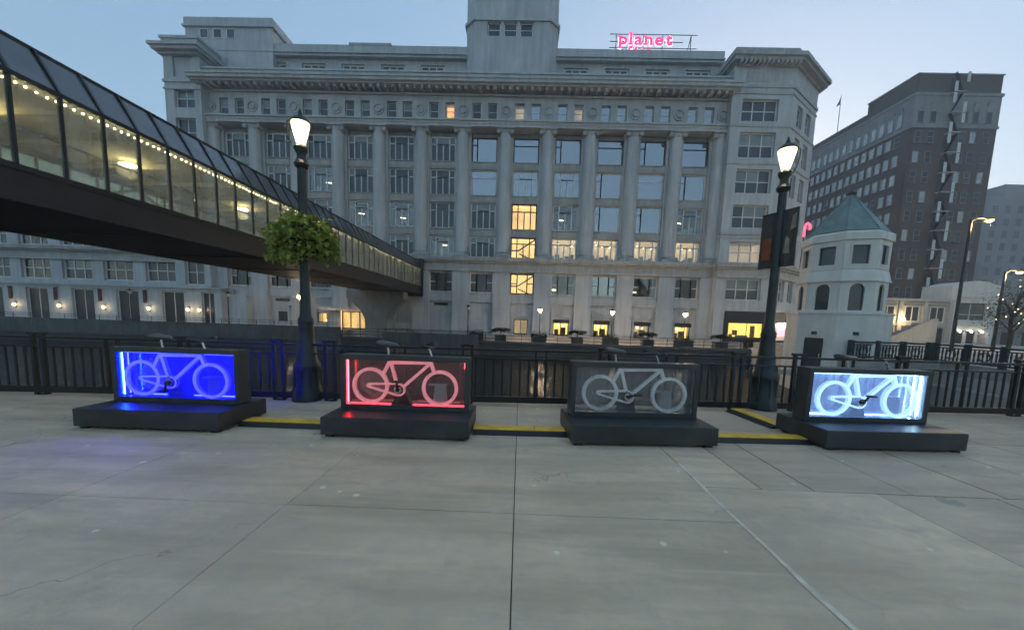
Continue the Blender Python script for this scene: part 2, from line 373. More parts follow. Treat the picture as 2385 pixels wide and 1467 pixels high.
M['cream'] = pm('cream_stucco', (.46, .43, .37), .8, var=.1, scale=.5, streak=.25)
M['concrete_far'] = pm('far_grey_block', (.24, .25, .26), .9, var=.15, scale=.1)
M['railgreen'] = pm('green_balustrade', (.02, .042, .045), .5, .2, var=.3, scale=3)
M['leaf'] = leaf_mat('basket_leaf', (.13, .19, .028), (.44, .50, .11))
M['leaf_d'] = leaf_mat('juniper_leaf', (.012, .025, .012), (.03, .05, .022))
M['leaf_t'] = leaf_mat('street_tree_leaf', (.03, .035, .02), (.07, .075, .04))
M['bark'] = pm('bark', (.05, .04, .03), .9, grain=30)
M['planter'] = pm('planter_stone', (.075, .07, .062), .9, var=.2)
M['awning'] = pm('black_awning', (.012, .012, .013), .8)
M['shopblack'] = pm('black_shopfront', (.012, .012, .015), .35, var=.2)
M['red_cloth'] = pm('red_pennant', (.075, .018, .022), .8)
M['banner'] = pm('banner_cloth', (.060, .058, .055), .85, var=.2, scale=6)
M['banner_red'] = pm('banner_orange_print', (.23, .06, .035), .85, var=.2, scale=6)
M['banner_tan'] = pm('banner_tan_print', (.27, .23, .17), .85, var=.2, scale=9)
M['sign_red'] = emit('sign_letter_face', (.85, .03, .12), 1.0, (.6, .02, .1))
M['sign_halo'] = emit('sign_letter_edge', (1.0, .62, .80), 1.1)
M['neon_red'] = emit('red_neon_tube', (1.0, .03, .06), 4)
M['neon_pink'] = emit('pink_shop_sign', (.9, .35, .5), .9)
M['blue_led'] = emit('blue_led', (.03, .16, 1.0), 60)
M['blue_led2'] = emit('blue_led_soft', (.004, .006, 1.0), 110)
M['red_led'] = emit('red_led', (1.0, .03, .045), 16)
M['red_led2'] = emit('red_led_soft', (1.0, .02, .035), 5.5)
M['white_led'] = emit('white_led', (.55, .86, 1.0), 16)
M['white_led2'] = emit('white_led_soft', (.24, .50, 1.0), 11)
M['white_paint'] = pm('white_escape', (.62, .62, .60), .6, var=.1)
M['flag'] = pm('flag_cloth', (.08, .08, .1), .9)

def water_mat():
    m, t, b, _ = new_mat('river_surface')
    b.inputs['Base Color'].default_value = (.012, .017, .017, 1); b.inputs['Roughness'].default_value = .10; b.inputs['IOR'].default_value = 1.2; b.inputs['Specular IOR Level'].default_value = .2
    v = wpos(t, (.8, 1.3, 1)); n1 = noi(t, v, 1.1, 3); n2 = noi(t, v, 4.5, 3)
    ad = N(t, 'ShaderNodeMath', operation='ADD'); t.links.new(n1, ad.inputs[0])
    mu = N(t, 'ShaderNodeMath', operation='MULTIPLY'); mu.inputs[1].default_value = .35; t.links.new(n2, mu.inputs[0]); t.links.new(mu.outputs[0], ad.inputs[1])
    bump(t, b, ad.outputs[0], .8, .16); return m
M['water'] = water_mat()

# ================================================================== SETTING
FS = 0.055                                   # the river edge runs slightly away to the right
def fy(x): return 7.02 + FS * x
pb = MB(); pb.slab([(-13, -6), (13, -6), (13, fy(13) + .32), (-13, fy(-13) + .32)], -3.2, -.014)
plaza = tag(pb.link('plaza', M['joint']), kind='structure')
def pave(x0, x1, y0, y1, mat, g=.006):
    """one concrete slab; y1 None = up to the river edge"""
    a, b = x0 + g, x1 - g
    if y1 is None: poly = [(a, y0 + g), (b, y0 + g), (b, fy(b) + .3), (a, fy(a) + .3)]
    else: poly = [(a, y0 + g), (b, y0 + g), (b, y1 - g), (a, y1 - g)]
    s = MB(); s.slab(poly, -.10, random.uniform(-.002, .001)); s.link('slab', mat, plaza, bevel=.003)
LX = [-13, -12, -10, -8, -6, -4, -2, 0, 1.95]
for i in range(len(LX) - 1):
    g0 = .006
    for y0, y1 in ((-6, -2.95), (-2.95, -.95), (-.95, 1.05), (1.05, 3.05), (3.05, 5.05), (5.05, None)):
        pave(LX[i], LX[i + 1], y0, y1, M['slab'], .0040 if LX[i] not in (-4, -8) else .0025)
RX = [1.95, 3.72, 4.92, 6.1, 7.3, 8.5, 9.7, 10.9, 13]
for i in range(len(RX) - 1):
    for y0, y1 in ((-6, -2.3), (-2.3, -.3), (-.3, 1.7 if i else 3.72), (1.7, 3.72)) if i else ((-6, -2.3), (-2.3, -.3), (-.3, 3.72)):
        pave(RX[i], RX[i + 1], y0, y1, M['slab'] if i == 0 else M['slab2'], .006)
UX = [1.95, 2.56, 3.1, 4.1, 5.05, 6.05, 7.05, 8.05, 9.05, 10.05, 11.05, 13]
for i in range(len(UX) - 1):
    for y0, y1 in ((3.72, 5.55), (5.55, None)):
        pave(UX[i], UX[i + 1], y0, y1, M['slab'] if i == 0 else M['slab2'], .007)
sb = MB()
for i in range(26):                           # poured pale sealant, not quite straight
    y0 = -5.9 + i * .41; y1 = y0 + .41; wob = lambda y: .012 * math.sin(y * 1.7) + .008 * math.sin(y * 5.1)
    hw = lambda y: .017 + .005 * math.sin(y * 3.3) + .003 * math.sin(y * 11)
    if y1 > 4.75: break
    sb.add([(1.95 + wob(y0) - hw(y0), y0, .004), (1.95 + wob(y0) + hw(y0), y0, .004), (1.95 + wob(y1) + hw(y1), y1, .004), (1.95 + wob(y1) - hw(y1), y1, .004)], [(0, 1, 2, 3)])
sb.link('sealant_strip', M['seal'], plaza)
for poly in ([(-90, -70), (90, -70), (90, -6), (-90, -6)], [(-90, -6), (-13, -6), (-13, fy(-13) + .3), (-90, fy(-90) + 4)], [(13, -6), (90, -6), (90, 9.4), (13, fy(13) + .3)]):
    s = MB(); s.slab(poly, -3.2, 0); s.link('slab', M['slab'], plaza)
rv = MB(); rv.add([(-400, 0, -2.6), (400, 0, -2.6), (400, 42, -2.6), (-400, 42, -2.6)], [(0, 1, 2, 3)])
tag(rv.link('river', M['water']), kind='structure')
gd = MB(); gd.add([(-1500, 46, -.62), (1500, 46, -.62), (1500, 3000, -.62), (-1500, 3000, -.62)], [(0, 1, 2, 3)])
tag(gd.link('ground', M['street']), kind='structure')
# far embankment: upper walk by the building, step, lower walk, quay face with timber walers
eb = MB(); eb.box(-200, 42, 43.2, 47.5, -4, -.60); eb.box(-20, 42, 40.6, 43.2, -4, -1.12)
bank = tag(eb.link('riverwalk', M['walk']), kind='structure')
qf = MB(); qf.box(-20, 42, 40.35, 40.6, -3.2, -1.05); qf.link('quay_wall', M['quay'], bank)
for z in (-1.45, -1.95, -2.35):
    MB().box(-20, 42, 40.2, 40.35, z, z + .22).link('waler', M['planter'], bank)
pw = MB(); pw.box(-200, -20, 41, 43.2, -4, -.45); pw.link('terrace_fill', M['walk'], bank)
pw = MB(); pw.box(-200, -20, 40.75, 41, -1.70, -.2); pw.box(-200, -20, 40.68, 41.06, -.2, -.1); pw.link('parapet', M['quay'], bank)
pw = MB(); pw.box(-200, -20, 40.9, 41, -3.2, -1.7); pw.link('quay_wall', M['planter'], bank)
# street platform to the right, its abutment and lower landing
ab = MB(); ab.slab([(25, 9.5), (70, 9.5), (70, 60), (42, 60), (42, 40), (25, 40)], -.9, -.24); ab.box(19.6, 25, 22.35, 23.1, -.9, -.24)
plat = tag(ab.link('street', M['walk']), kind='structure')
MB().box(25.05, 70, 9.6, 60, -3.2, -.9).link('abutment', M['cream'], plat)
MB().box(23.6, 25.05, 9.6, 22.3, -3.2, -1.5).link('landing', M['walk'], plat)

# ================================================================== RIVERSIDE RAILING
fn = thing('railing', 'black iron riverside railing of slim balusters behind the four light boxes', 'railing', (0, 7.02, 0), math.atan(FS))
for z0, z1, hw in ((1.035, 1.075, .035), (.875, .905, .022), (.04, .16, .03)):
    MB().box(-14, 14, -hw, hw, z0, z1).link('rail', M['iron'], fn, bevel=.008)
bal = MB(); bal.box(-.015, .015, -.012, .012, .10, .88); balm = bal.mesh('baluster', M['iron'])
posts = [-11.4, -8.8, -6.2, -4.5, -3.55, -.98, 1.64, 4.28, 5.5, 7.6, 10.1, 12.6]
pm_ = MB()
for s in (-1, 1): pm_.box(s * .085 - .028, s * .085 + .028, -.03, .03, 0, 1.10)
pm_.box(-.125, .125, -.055, .055, 1.10, 1.15); pm_.box(-.11, .11, -.045, .045, 0, .02); postm = pm_.mesh('post', M['iron'])
for x in posts: put('post', postm, fn, (x, 0, 0))
st = MB()
for s in (-1, 1): st.box(s * .1 - .02, s * .1 + .02, -.018, .018, .16, 1.04)
stm = st.mesh('strut', M['iron'])
for x in (-10.1, -7.5, -2.25, .42, 2.95, 6.5, 8.85, 11.3): put('strut', stm, fn, (x, 0, 0))
x = -14 + .08
while x < 14:
    if min(abs(x - p) for p in posts) > .16: put('baluster', balm, fn, (x, 0, 0))
    x += .168

# ================================================================== LIGHT BOXES
OW, OH = 1.74, .66                            # clear opening
def bike_art(y0, y1):
    """the bicycle of frosted vinyl on one acrylic sheet; origin at the opening's lower left corner"""
    b = MB()
    def bar(x0, z0, x1, z1, wd): b.obox((x0, (y0 + y1) / 2, z0), (x1, (y0 + y1) / 2, z1), wd, abs(y1 - y0), (0, 1, 0))
    e = .0006
    b.ring(.361, .283, .218, .264, y0, y1, 48); b.ring(1.379, .270, .218, .264, y0, y1, 48)
    y0 += e
    bar(.640, .628, 1.245, .640, .044); y0 += e
    bar(.852, .285, 1.232, .628, .042); y0 += e
    bar(.742, .320, .655, .640, .040); y0 += e
    bar(.640, .640, .545, .455, .044); y0 += e
    bar(1.236, .655, 1.290, .500, .046); y0 += e
    bar(.335, .303, .745, .318, .028); y0 += e
    bar(.335, .262, .755, .145, .026); y0 += e
    b.ring(.335, .283, .012, .030, y0, y1, 20); y0 += e
    b.ring(.773, .229, .070, .096, y0, y1, 28, -100, 95)
    return b
def light_box(cx, cy, rz, label, led=None, led2=None, strips=(), pedal=0, sfx=''):
    t = thing('light_box', label, 'light box', (cx, cy, 0), rz, 'bicycle light boxes on plinths along the railing')
    W = OW + .14
    # plinth: hollow tray on feet, origin at the middle of its front edge
    p = MB(); p.box(-1.0, 1.0, 0, .95, .035, .275); pl = p.link('plinth', M['box'], t, bevel=.006)
    MB().box(-.985, .985, .014, .936, .2752, .279).link('plinth_top', M['box2'], pl)
    for sx in (-.9, .9):
        for sy in (.07, .85): MB().box(sx - .05, sx + .05, sy - .04, sy + .04, 0, .0352).link('foot', M['rubber'], pl)
    z0 = .279; x0 = -W / 2; yf = .47
    fb = MB(); fb.box(x0, x0 + .07, yf, yf + .24, z0, z0 + .80); fb.box(-x0 - .07, -x0, yf, yf + .24, z0, z0 + .80)
    fb.box(x0 + .07, -x0 - .07, yf, yf + .24, z0, z0 + .07); fb.box(x0 + .07, -x0 - .07, yf, yf + .24, z0 + .73, z0 + .80)
    fr = fb.link('case_frame', M['box2'], t, bevel=.004)
    ox, oz = x0 + .07, z0 + .07
    for y, y1 in ((yf + .02, yf + .06), (yf + .215, yf + .22)):
        s = MB(); s.box(ox + .001, ox + OW - .001, y, y1, oz + .001, oz + OH - .001); s.link('acrylic_sheet', M['acrylic' + sfx], t)
    for nm, y in (('front', yf + .0125), ('back', yf + .0615)):
        o = bike_art(0, .0065).link('bicycle_outline', M['frost' + sfx], t, (ox, y, oz))
    d = MB(); d.ring(.361, .283, .001, .222, 0, .004, 40); d.link('wheel_disc', M['frost_thin'], t, (ox, yf + .205, oz))
    # crank housing, control box
    h = MB(); h.prism([(.655, .002), (.93, .002), (.865, .20), (.735, .20)], yf + .072, yf + .205); h.link('crank_housing', M['rubber'], t, (ox, 0, oz), bevel=.01)
    c = MB(); c.prism([(1.26, .03), (1.47, .03), (1.44, .29), (1.29, .29)], yf + .08, yf + .18)
    c.box(1.20, 1.46, yf + .07, yf + .19, .292, .312); c.link('control_box', M['grey_box'], t, (ox, 0, oz), bevel=.006)
    # cranks and pedals, one each side
    for s, ya in ((1, yf - .035), (-1, yf + .275)):
        a = RD(pedal) + (0 if s == 1 else math.pi); kx, kz = ox + .767, oz + .235
        ex, ez = kx + .13 * math.cos(a), kz + .13 * math.sin(a)
        k = MB(); k.obox((kx, ya, kz), (ex, ya, ez), .028, .018, (0, 1, 0)); yo = ya - s * .03
        k.tube([(kx, ya - s * .012, kz), (kx, ya + s * .09, kz)], .022, 12)
        cr = k.link('crank', M['rubber'], t, bevel=.003)
        q = MB(); q.box(ex - .05, ex + .05, yo - .04, yo + .04, ez - .012, ez + .012); q.tube([(ex, yo, ez), (ex, ya, ez)], .008, 8); q.link('pedal', M['rubber'], t, bevel=.004)
    r = MB(); r.ring(ox + .767, oz + .235, .03, .052, yf - .006, yf + .012, 24); r.link('chainring', M['chrome'], t)
    # saddle and handlebar standing above the case
    sx, zt = ox + .60, z0 + .80
    MB().tube([(sx, yf + .12, zt - .01), (sx - .02, yf + .12, zt + .135)], .014, 10).link('seat_post', M['chrome'], t, smooth=True)
    sd = MB(); prof = [(-.13, .010, .012, .0), (-.12, .075, .028, .004), (-.07, .082, .034, .002), (0, .05, .032, -.004), (.07, .026, .028, -.008), (.13, .018, .022, -.012), (.145, .006, .010, -.016)]
    n = 12
    for xx, hw, hh, dz in prof:
        for k in range(n):
            a = 2 * math.pi * k / n
            sd.v.append((xx, hw * math.cos(a), dz + hh * math.sin(a) + (.010 if abs(math.cos(a)) < .5 and math.sin(a) > 0 else 0) * -.6))
    for i in range(len(prof) - 1):
        for k in range(n):
            a = i * n + k; b = i * n + (k + 1) % n; sd.f.append((a, a + n, b + n, b))
    sd.f.append(tuple(range(n))); sd.f.append(tuple(range((len(prof) - 1) * n, len(prof) * n))[::-1])
    sd.v = [(x * 1.12, y * 1.25, z * 1.5) for x, y, z in sd.v]
    sd.link('saddle', M['saddle'], t, (sx - .02, yf + .12, zt + .165), smooth=True)
    hx = ox + 1.235
    MB().tube([(hx, yf + .12, zt - .01), (hx - .04, yf + .12, zt + .11)], .015, 10).link('stem', M['chrome'], t, smooth=True)
    hb = MB(); hb.tube([(hx - .10, yf - .16, zt + .15), (hx - .02, yf - .13, zt + .165), (hx + .05, yf - .02, zt + .13), (hx + .03, yf + .06, zt + .115), (hx - .02, yf + .12, zt + .112), (hx + .03, yf + .18, zt + .115), (hx + .05, yf + .26, zt + .13), (hx - .02, yf + .37, zt + .165), (hx - .10, yf + .40, zt + .15)], .012, 10)
    hbo = hb.link('handlebar', M['barmetal'], t, smooth=True)
    for sgn, yy in ((-1, yf - .16), (1, yf + .40)):
        MB().tube([(hx - .14, yy + sgn * .012, zt + .142), (hx - .04, yy - sgn * .008, zt + .163)], .018, 10).link('grip', M['rubber'], t, smooth=True)
    # light strips inside the case
    for kind, a, b in strips:
        m = led if kind == 'hot' else led2
        s = MB(); s.obox((ox + a[0], yf + a[1], oz + a[2]), (ox + b[0], yf + b[1], oz + b[2]), .012, .012); s.link('led_strip', m, t)
    return t
light_box(-5.02, 4.77, RD(0.5), 'light box glowing deep blue, its bicycle drawn pale blue, at the left end', M['blue_led'], M['blue_led2'],
          [('hot', (.012, .085, .02), (.012, .085, .64)), ('soft', (.012, .17, .02), (.012, .17, .64)), ('soft', (.05, .19, .008), (.62, .19, .008)), ('soft', (.97, .19, .008), (1.70, .19, .008)), ('soft', (.05, .085, .652), (1.68, .085, .652)), ('soft', (1.727, .1, .40), (1.727, .1, .64))], -105, '_b')
light_box(-1.645, 4.80, RD(0.6), 'light box with red glowing edges and a pink-red bicycle outline', M['red_led'], M['red_led2'],
          [('hot', (.008, .085, .01), (.008, .085, .64)), ('soft', (.03, .085, .006), (.64, .085, .006)), ('soft', (.97, .085, .006), (1.73, .085, .006)), ('soft', (.70, .10, .655), (1.22, .10, .655)), ('hot', (1.732, .085, .56), (1.732, .085, .645))], 92, '_r')
light_box(1.735, 4.87, RD(3.2), 'unlit light box with a plain white bicycle outline behind grey acrylic', None, None, [], 20)
light_box(5.25, 5.06, RD(2.6), 'light box glowing icy white-blue with a bright strip down its right edge', M['white_led'], M['white_led2'],
          [('hot', (1.722, .085, .02), (1.722, .085, .645)), ('hot', (1.722, .17, .02), (1.722, .17, .645)), ('soft', (.05, .19, .008), (.62, .19, .008)), ('soft', (.97, .19, .008), (1.70, .19, .008)), ('soft', (.05, .085, .652), (1.68, .085, .652))], 55, '_w')

# cable covers: black ramped sides, yellow lid
def cover(p0, p1, label):
    a = Vector((p0[0], p0[1], 0)); b = Vector((p1[0], p1[1], 0)); d = b - a; L = d.length; rz = math.atan2(d.y, d.x)
    t = thing('cable_cover', label, 'cable cover', a, rz, 'yellow-lidded cable covers between the light boxes')
    k = MB(); n = int(L / .125)
    k.prism([(-.21, .002), (.21, .002), (.12, .052), (-.12, .052)], 0, L)
    bo = k.link('ramp', M['rubber'], t, (0, 0, 0), (0, 0, RD(-90)))
    ly = 0
    while ly < L - .02:
        l1 = min(L, ly + .9)
        y = MB(); y.box(ly + .004, l1 - .004, -.105, .105, .0525, .062)
        q = ly + .06
        while q < l1 - .05:
            y.box(q, q + .05, -.08, .08, .062, .066); q += .125
        y.link('lid', M['yellow'], t, bevel=.003); ly += .9
cover((-4.02, 5.30), (-2.66, 5.30), 'yellow-topped cable cover running between the blue and the red light box')
cover((-.64, 5.32), (.77, 5.36), 'yellow-topped cable cover joining the red light box to the unlit one')
cover((2.68, 5.36), (4.24, 5.42), 'yellow-topped cable cover between the unlit and the white-blue light box')
cover((4.22, 7.12), (4.36, 6.02), 'yellow-topped cable cover leading from the railing to the white-blue light box')

# ================================================================== STREET LAMPS
def lamp_post(x, y, arm, label, rz=0):
    t = thing('street_lamp', label, 'street lamp', (x, y, 0), rz, 'tall lamps along the near railing')
    b = MB(); b.lathe([(.27, 0), (.27, .10), (.255, .13), (.26, .20), (.235, .26), (.225, .60), (.235, .63), (.225, .70), (.185, .78), (.145, 1.15), (.125, 1.42), (.135, 1.46), (.135, 1.52), (.105, 1.58), (.095, 1.66)], (0, 0, 0), 20)
    for k in range(10):                       # flutes standing proud of the shaft
        a = 2 * math.pi * k / 10
        b.tube([(.232 * math.cos(a), .232 * math.sin(a), .27), (.226 * math.cos(a), .226 * math.sin(a), .60)], .016, 6)
    b.link('base', M['green_iron'], t, smooth=True)
    p = MB(); p.lathe([(.095, 1.66), (.085, 1.75), (.072, 4.20)], (0, 0, 0), 16)
    p.link('pole', M['green_iron'], t, smooth=True)
    c = MB(); c.lathe([(.072, 4.20), (.11, 4.23), (.125, 4.28), (.10, 4.33), (.075, 4.37), (.07, 4.44), (.105, 4.50), (.115, 4.56), (.085, 4.60)], (0, 0, 0), 18)
    c.link('capital', M['green_iron'], t, smooth=True)
    g = MB(); g.lathe([(.045, 4.575), (.066, 4.61), (.092, 4.70), (.124, 4.82), (.148, 4.93), (.150, 4.97), (.135, 5.005), (.085, 5.045), (.02, 5.06)], (0, 0, 0), 22)
    g.link('lens', M['globe'], t, smooth=True)
    h = MB(); h.lathe([(.158, 4.975), (.166, 4.985), (.154, 5.012), (.10, 5.065), (.05, 5.085), (.03, 5.14), (.012, 5.2), (.002, 5.22)], (0, 0, 0), 22)
    h.link('cap', M['green_iron'], t, smooth=True)
    s = arm                                   # the harp arm on one side
    MB().tube([(s * .06, 0, 4.50), (s * .13, 0, 4.56), (s * .18, 0, 4.68), (s * .205, 0, 4.84), (s * .20, 0, 4.96), (s * .155, 0, 5.0)], .013, 8).link('harp_arm', M['green_iron'], t, smooth=True)
    plamp('lamp_light', t, (0, 0, 4.83), 190, (1, .80, .50), .15)
    return t
lamp_post(-4.0, 6.84, -1, 'lit street lamp carrying the leafy hanging basket', RD(25))
lamp_post(4.93, 7.45, 1, 'lit street lamp carrying two cloth banners', RD(-20))

def leaf_cloud(mb, pts, rnd, s0, s1, droop=.3):
    """pairs of bent leaf blades scattered at pts"""
    for p in pts:
        s = rnd.uniform(s0, s1); a = rnd.uniform(0, 6.283); tl = rnd.uniform(-.9, .7) - droop
        d = Vector((math.cos(a) * math.cos(tl), math.sin(a) * math.cos(tl), math.sin(tl)))
        x = d.cross(Vector((0, 0, 1))).normalized() if abs(d.z) < .97 else Vector((1, 0, 0))
        u = x.cross(d).normalized(); p = Vector(p); w = s * rnd.uniform(.32, .5)
        mb.add([p, p + d * s * .5 + x * w + u * s * .08, p + d * s - u * s * .12, p + d * s * .5 - x * w + u * s * .08], [(0, 1, 2), (0, 2, 3)])
def basket():
    rnd = random.Random(5)
    t = thing('hanging_basket', 'bushy yellow-green hanging basket strapped round the left lamp pole', 'hanging basket', (-4.0, 6.84, 2.45))
    b = MB(); b.lathe([(.10, .16), (.22, .20), (.33, .34), (.36, .46), (.34, .46), (.30, .36), (.10, .30)], (0, 0, 0), 18); b.link('bowl', M['bark'], t, smooth=True)
    r = MB()
    for sx in (-1, 1): r.tube([(sx * .08, 0, .46), (sx * .34, 0, .46)], .012, 6)
    r.tube([(0, -.08, .46), (0, -.34, .46)], .012, 6); r.lathe([(.10, .40), (.10, .52)], (0, 0, 0), 14); r.link('bracket', M['iron'], t)
    cl = [((-.34, -.12, .52), .36), ((.32, -.10, .46), .36), ((0, -.22, .60), .40), ((0, .2, .55), .40), ((-.48, .05, .36), .26), ((.50, -.02, .32), .26), ((-.18, -.30, .28), .26), ((.02, -.30, .14), .17), ((.30, .22, .38), .32), ((-.30, .24, .40), .32), ((-.62, -.02, .24), .12), ((.10, -.10, .80), .20), ((.56, -.1, .5), .2)]
    for part, mat_, n, sel in (('foliage', M['leaf'], 3400, None),):
        m = MB(); pts = []
        tot = sum(r_ ** 2 for _, r_ in cl)
        for c, r_ in cl:
            for _ in range(int(n * r_ ** 2 / tot)):
                v = Vector((rnd.gauss(0, 1), rnd.gauss(0, 1), rnd.gauss(0, 1))).normalized() * r_ * (rnd.random() ** .30)
                v += Vector((0, 0, .05 * noise.noise(Vector(c) + v * 4)))
                q = Vector(c) + v
                if math.hypot(q.x, q.y) > .1: pts.append(q)
        pts = [p for p in pts if noise.noise(p * 5.5) > -.22]
        for k in range(11):                   # trailing stems
            a = rnd.uniform(0, 6.28); r0 = rnd.uniform(.40, .60); ln = rnd.uniform(.15, .38)
            for q in range(int(ln * 60)):
                f_ = q / (ln * 60); pts.append(Vector((math.cos(a) * (r0 + .08 * f_), math.sin(a) * r0 * .8, .40 - ln * f_)) + Vector((rnd.gauss(0, .03), rnd.gauss(0, .03), rnd.gauss(0, .03))))
        for k in range(14):                   # upright shoots
            a = rnd.uniform(0, 6.28); r0 = rnd.uniform(.15, .5)
            for q in range(12): pts.append(Vector((math.cos(a) * r0, math.sin(a) * r0 * .8, .70 + .022 * q)) + Vector((rnd.gauss(0, .02), rnd.gauss(0, .02), 0)))
        leaf_cloud(m, pts, rnd, .045, .15, .35)
        o = m.link(part, mat_, t); o['kind'] = 'stuff'
    fl = MB()
    for k in range(16):
        a = rnd.uniform(0, 6.28); fl.ball((.5 * math.cos(a) * rnd.uniform(.5, 1), .42 * math.sin(a), rnd.uniform(.55, .98)), .018, 6, 4)
    o = fl.link('blossom', M['frame_w'], t); o['kind'] = 'stuff'
basket(); _hb = bpy.data.objects['hanging_basket']; _hb.scale = (.93, .93, .92); _hb.location.z = 2.52
def pole_banners():
    for sgn, lab, pats in ((-1, 'dark cloth banner with an orange-red field, left of the lamp pole', 'l'), (1, 'dark cloth banner with tan shapes, right of the lamp pole', 'r')):
        a = RD(-71)
        t = thing('lamp_banner', lab, 'banner', (4.93, 7.45, 2.80), a, 'banners on the right street lamp')
        x0, x1 = (-.36, -.08) if sgn < 0 else (.08, .35)
        b = MB(); n = 6
        for i in range(n + 1):
            for j in range(2):
                xx = x0 + (x1 - x0) * i / n; yy = .012 * math.sin(i * 1.9 + sgn)
                b.v += [(xx, yy - .003, .02 + 1.02 * j), (xx, yy + .003, .02 + 1.02 * j)]
        for i in range(n):
            p = i * 4; q = p + 4
            b.f += [(p, q, q + 2, p + 2), (p + 1, p + 3, q + 3, q + 1), (p + 2, q + 2, q + 3, p + 3), (p, p + 1, q + 1, q)]
        b.link('cloth', M['banner'], t)
        for z in (.01, 1.05):
            MB().tube([(0, 0, z), (x0 if sgn < 0 else x1, 0, z)], .012, 8).link('arm', M['iron'], t)
        pr = MB()
        if pats == 'l':
            for yy in (-.02, .02): pr.box(x0 + .05, x1 - .03, yy - .0015, yy + .0015, .16, .58)
            pr.link('orange_print', M['banner_red'], t)
        else:
            for yy in (-.02, .02):
                pr.prism([(x0 + .05, .24), (x1 - .10, .24), (x1 - .12, .50), (x0 + .08, .58)], yy - .0015, yy + .0015)
                pr.prism([(x0 + .15, .66), (x1 - .02, .70), (x1 - .03, .96), (x0 + .17, .92)], yy - .0015, yy + .0015)
            pr.link('tan_print', M['banner_tan'], t)
pole_banners()

# ================================================================== WINDOWS (shared builder)
def window(parent, off, cx, yf, z0, z1, wd, cells, rz=0.0, pane='pane', frame='frame_w', bar=.10, dep=.14, name='window', jit=.0, lit=None, depth=2.2, label=None, room=True):
    """frame bars round the given cells [(x0,x1,z0,z1) as fractions]; every cell gets its own pane.
       the outer face of the frame stands at yf; rz turns the whole about z"""
    h = z1 - z0; key = (round(wd, 3), round(h, 3), tuple(cells), bar, dep, frame)
    def mk():
        b = MB(); xs = wd; e = 0
        b.box(-wd / 2, -wd / 2 + bar, 0, dep, 0, h); b.box(wd / 2 - bar, wd / 2, 0, dep, 0, h)
        b.box(-wd / 2 + bar, wd / 2 - bar, 0, dep, 0, bar); b.box(-wd / 2 + bar, wd / 2 - bar, 0, dep, h - bar, h)
        done = set()
        for (a, c, d, f) in cells:
            for xx in (a, c):
                if 0 < xx < 1 and (xx, d, f) not in done:
                    done.add((xx, d, f)); X = -wd / 2 + wd * xx
                    b.box(X - bar * .45, X + bar * .45, .012, dep - .01, max(bar, h * d), min(h - bar, h * f))
            for zz in (d, f):
                if 0 < zz < 1 and ('z', a, c, zz) not in done:
                    done.add(('z', a, c, zz)); Z = h * zz
                    b.box(max(-wd / 2 + bar, -wd / 2 + wd * a), min(wd / 2 - bar, -wd / 2 + wd * c), .02, dep - .02, Z - bar * .4, Z + bar * .4)
        return b.mesh(name, M[frame])
    me = cached(('w',) + key, mk)
    o = put(name, me, parent, (cx - off[0], yf - off[1], z0 - off[2]), (0, 0, rz) if rz else None)
    if label: o['label'] = label
    blind = random.random() < .5 and pane == 'pane'
    for (a, c, d, f) in cells:
        pane_ = 'pane_blind' if blind and f > .9 and d > .3 and random.random() < .8 else pane
        pw_, ph = wd * (c - a), h * (f - d)
        pmz = cached(('p', round(pw_, 3), round(ph, 3), pane_), lambda: MB().box(-pw_ / 2, pw_ / 2, 0, .012, -ph / 2, ph / 2).mesh('pane', M[pane_]))
        put('pane', pmz, o, (-wd / 2 + wd * (a + c) / 2, dep * .5, h * (d + f) / 2), (random.gauss(0, jit), 0, random.gauss(0, jit)) if jit else None)
    if lit and room:
        r = MB(); x0, x1 = -wd / 2 - .2, wd / 2 + .2
        r.add([(x0, depth, -.1), (x1, depth, -.1), (x1, depth, h + .1), (x0, depth, h + .1)], [(0, 1, 2, 3)])
        r.add([(x0, dep + .02, -.1), (x0, depth, -.1), (x0, depth, h + .1), (x0, dep + .02, h + .1)], [(0, 1, 2, 3)])
        r.add([(x1, dep + .02, -.1), (x1, depth, -.1), (x1, depth, h + .1), (x1, dep + .02, h + .1)], [(3, 2, 1, 0)])
        r.add([(x0, dep + .02, h + .1), (x1, dep + .02, h + .1), (x1, depth, h + .1), (x0, depth, h + .1)], [(0, 1, 2, 3)])
        r.add([(x0, dep + .02, -.1), (x1, dep + .02, -.1), (x1, depth, -.1), (x0, depth, -.1)], [(3, 2, 1, 0)])
        r.link('lit_room', M[lit], o)
    return o
TRI = ((0, .25, 0, .70), (.25, .5, 0, .70), (.5, .75, 0, .70), (.75, 1, 0, .70), (0, .25, .70, 1), (.25, .75, .70, 1), (.75, 1, .70, 1))
SASH3 = ((0, .29, 0, .52), (0, .29, .52, 1), (.29, .71, 0, 1), (.71, 1, 0, .52), (.71, 1, .52, 1))
SASH3B = ((0, .333, 0, .5), (0, .333, .5, 1), (.333, .667, 0, .5), (.333, .667, .5, 1), (.667, 1, 0, .5), (.667, 1, .5, 1))
SASH1 = ((0, 1, 0, .5), (0, 1, .5, 1))
DOUBLE = ((0, .5, 0, 1), (.5, 1, 0, 1))
ONE = ((0, 1, 0, 1),)
SKYP = ((0, .22, 0, .70), (0, .22, .70, 1), (.22, 1, 0, 1))

# ================================================================== MAIN BUILDING
BO = Vector((-6.0, 47.0, -.62))
main = thing('department_store', 'long pale eight-storey columned stone building across the river with a central tower', 'building', BO)
def mb_(mb, name, mat, parent=main, **k): return mb.link(name, M[mat], parent, off=BO, **k)
BAY = 5.14; C0 = -2.51
colX = [C0 + BAY * k for k in range(-7, 6)]               # -38.5 .. 23.2
bays = [C0 + BAY * (k + .5) for k in range(-7, 5)]
ROWS = [(20.42, 23.40), (16.42, 19.57), (12.45, 15.65), (8.95, 11.57)]
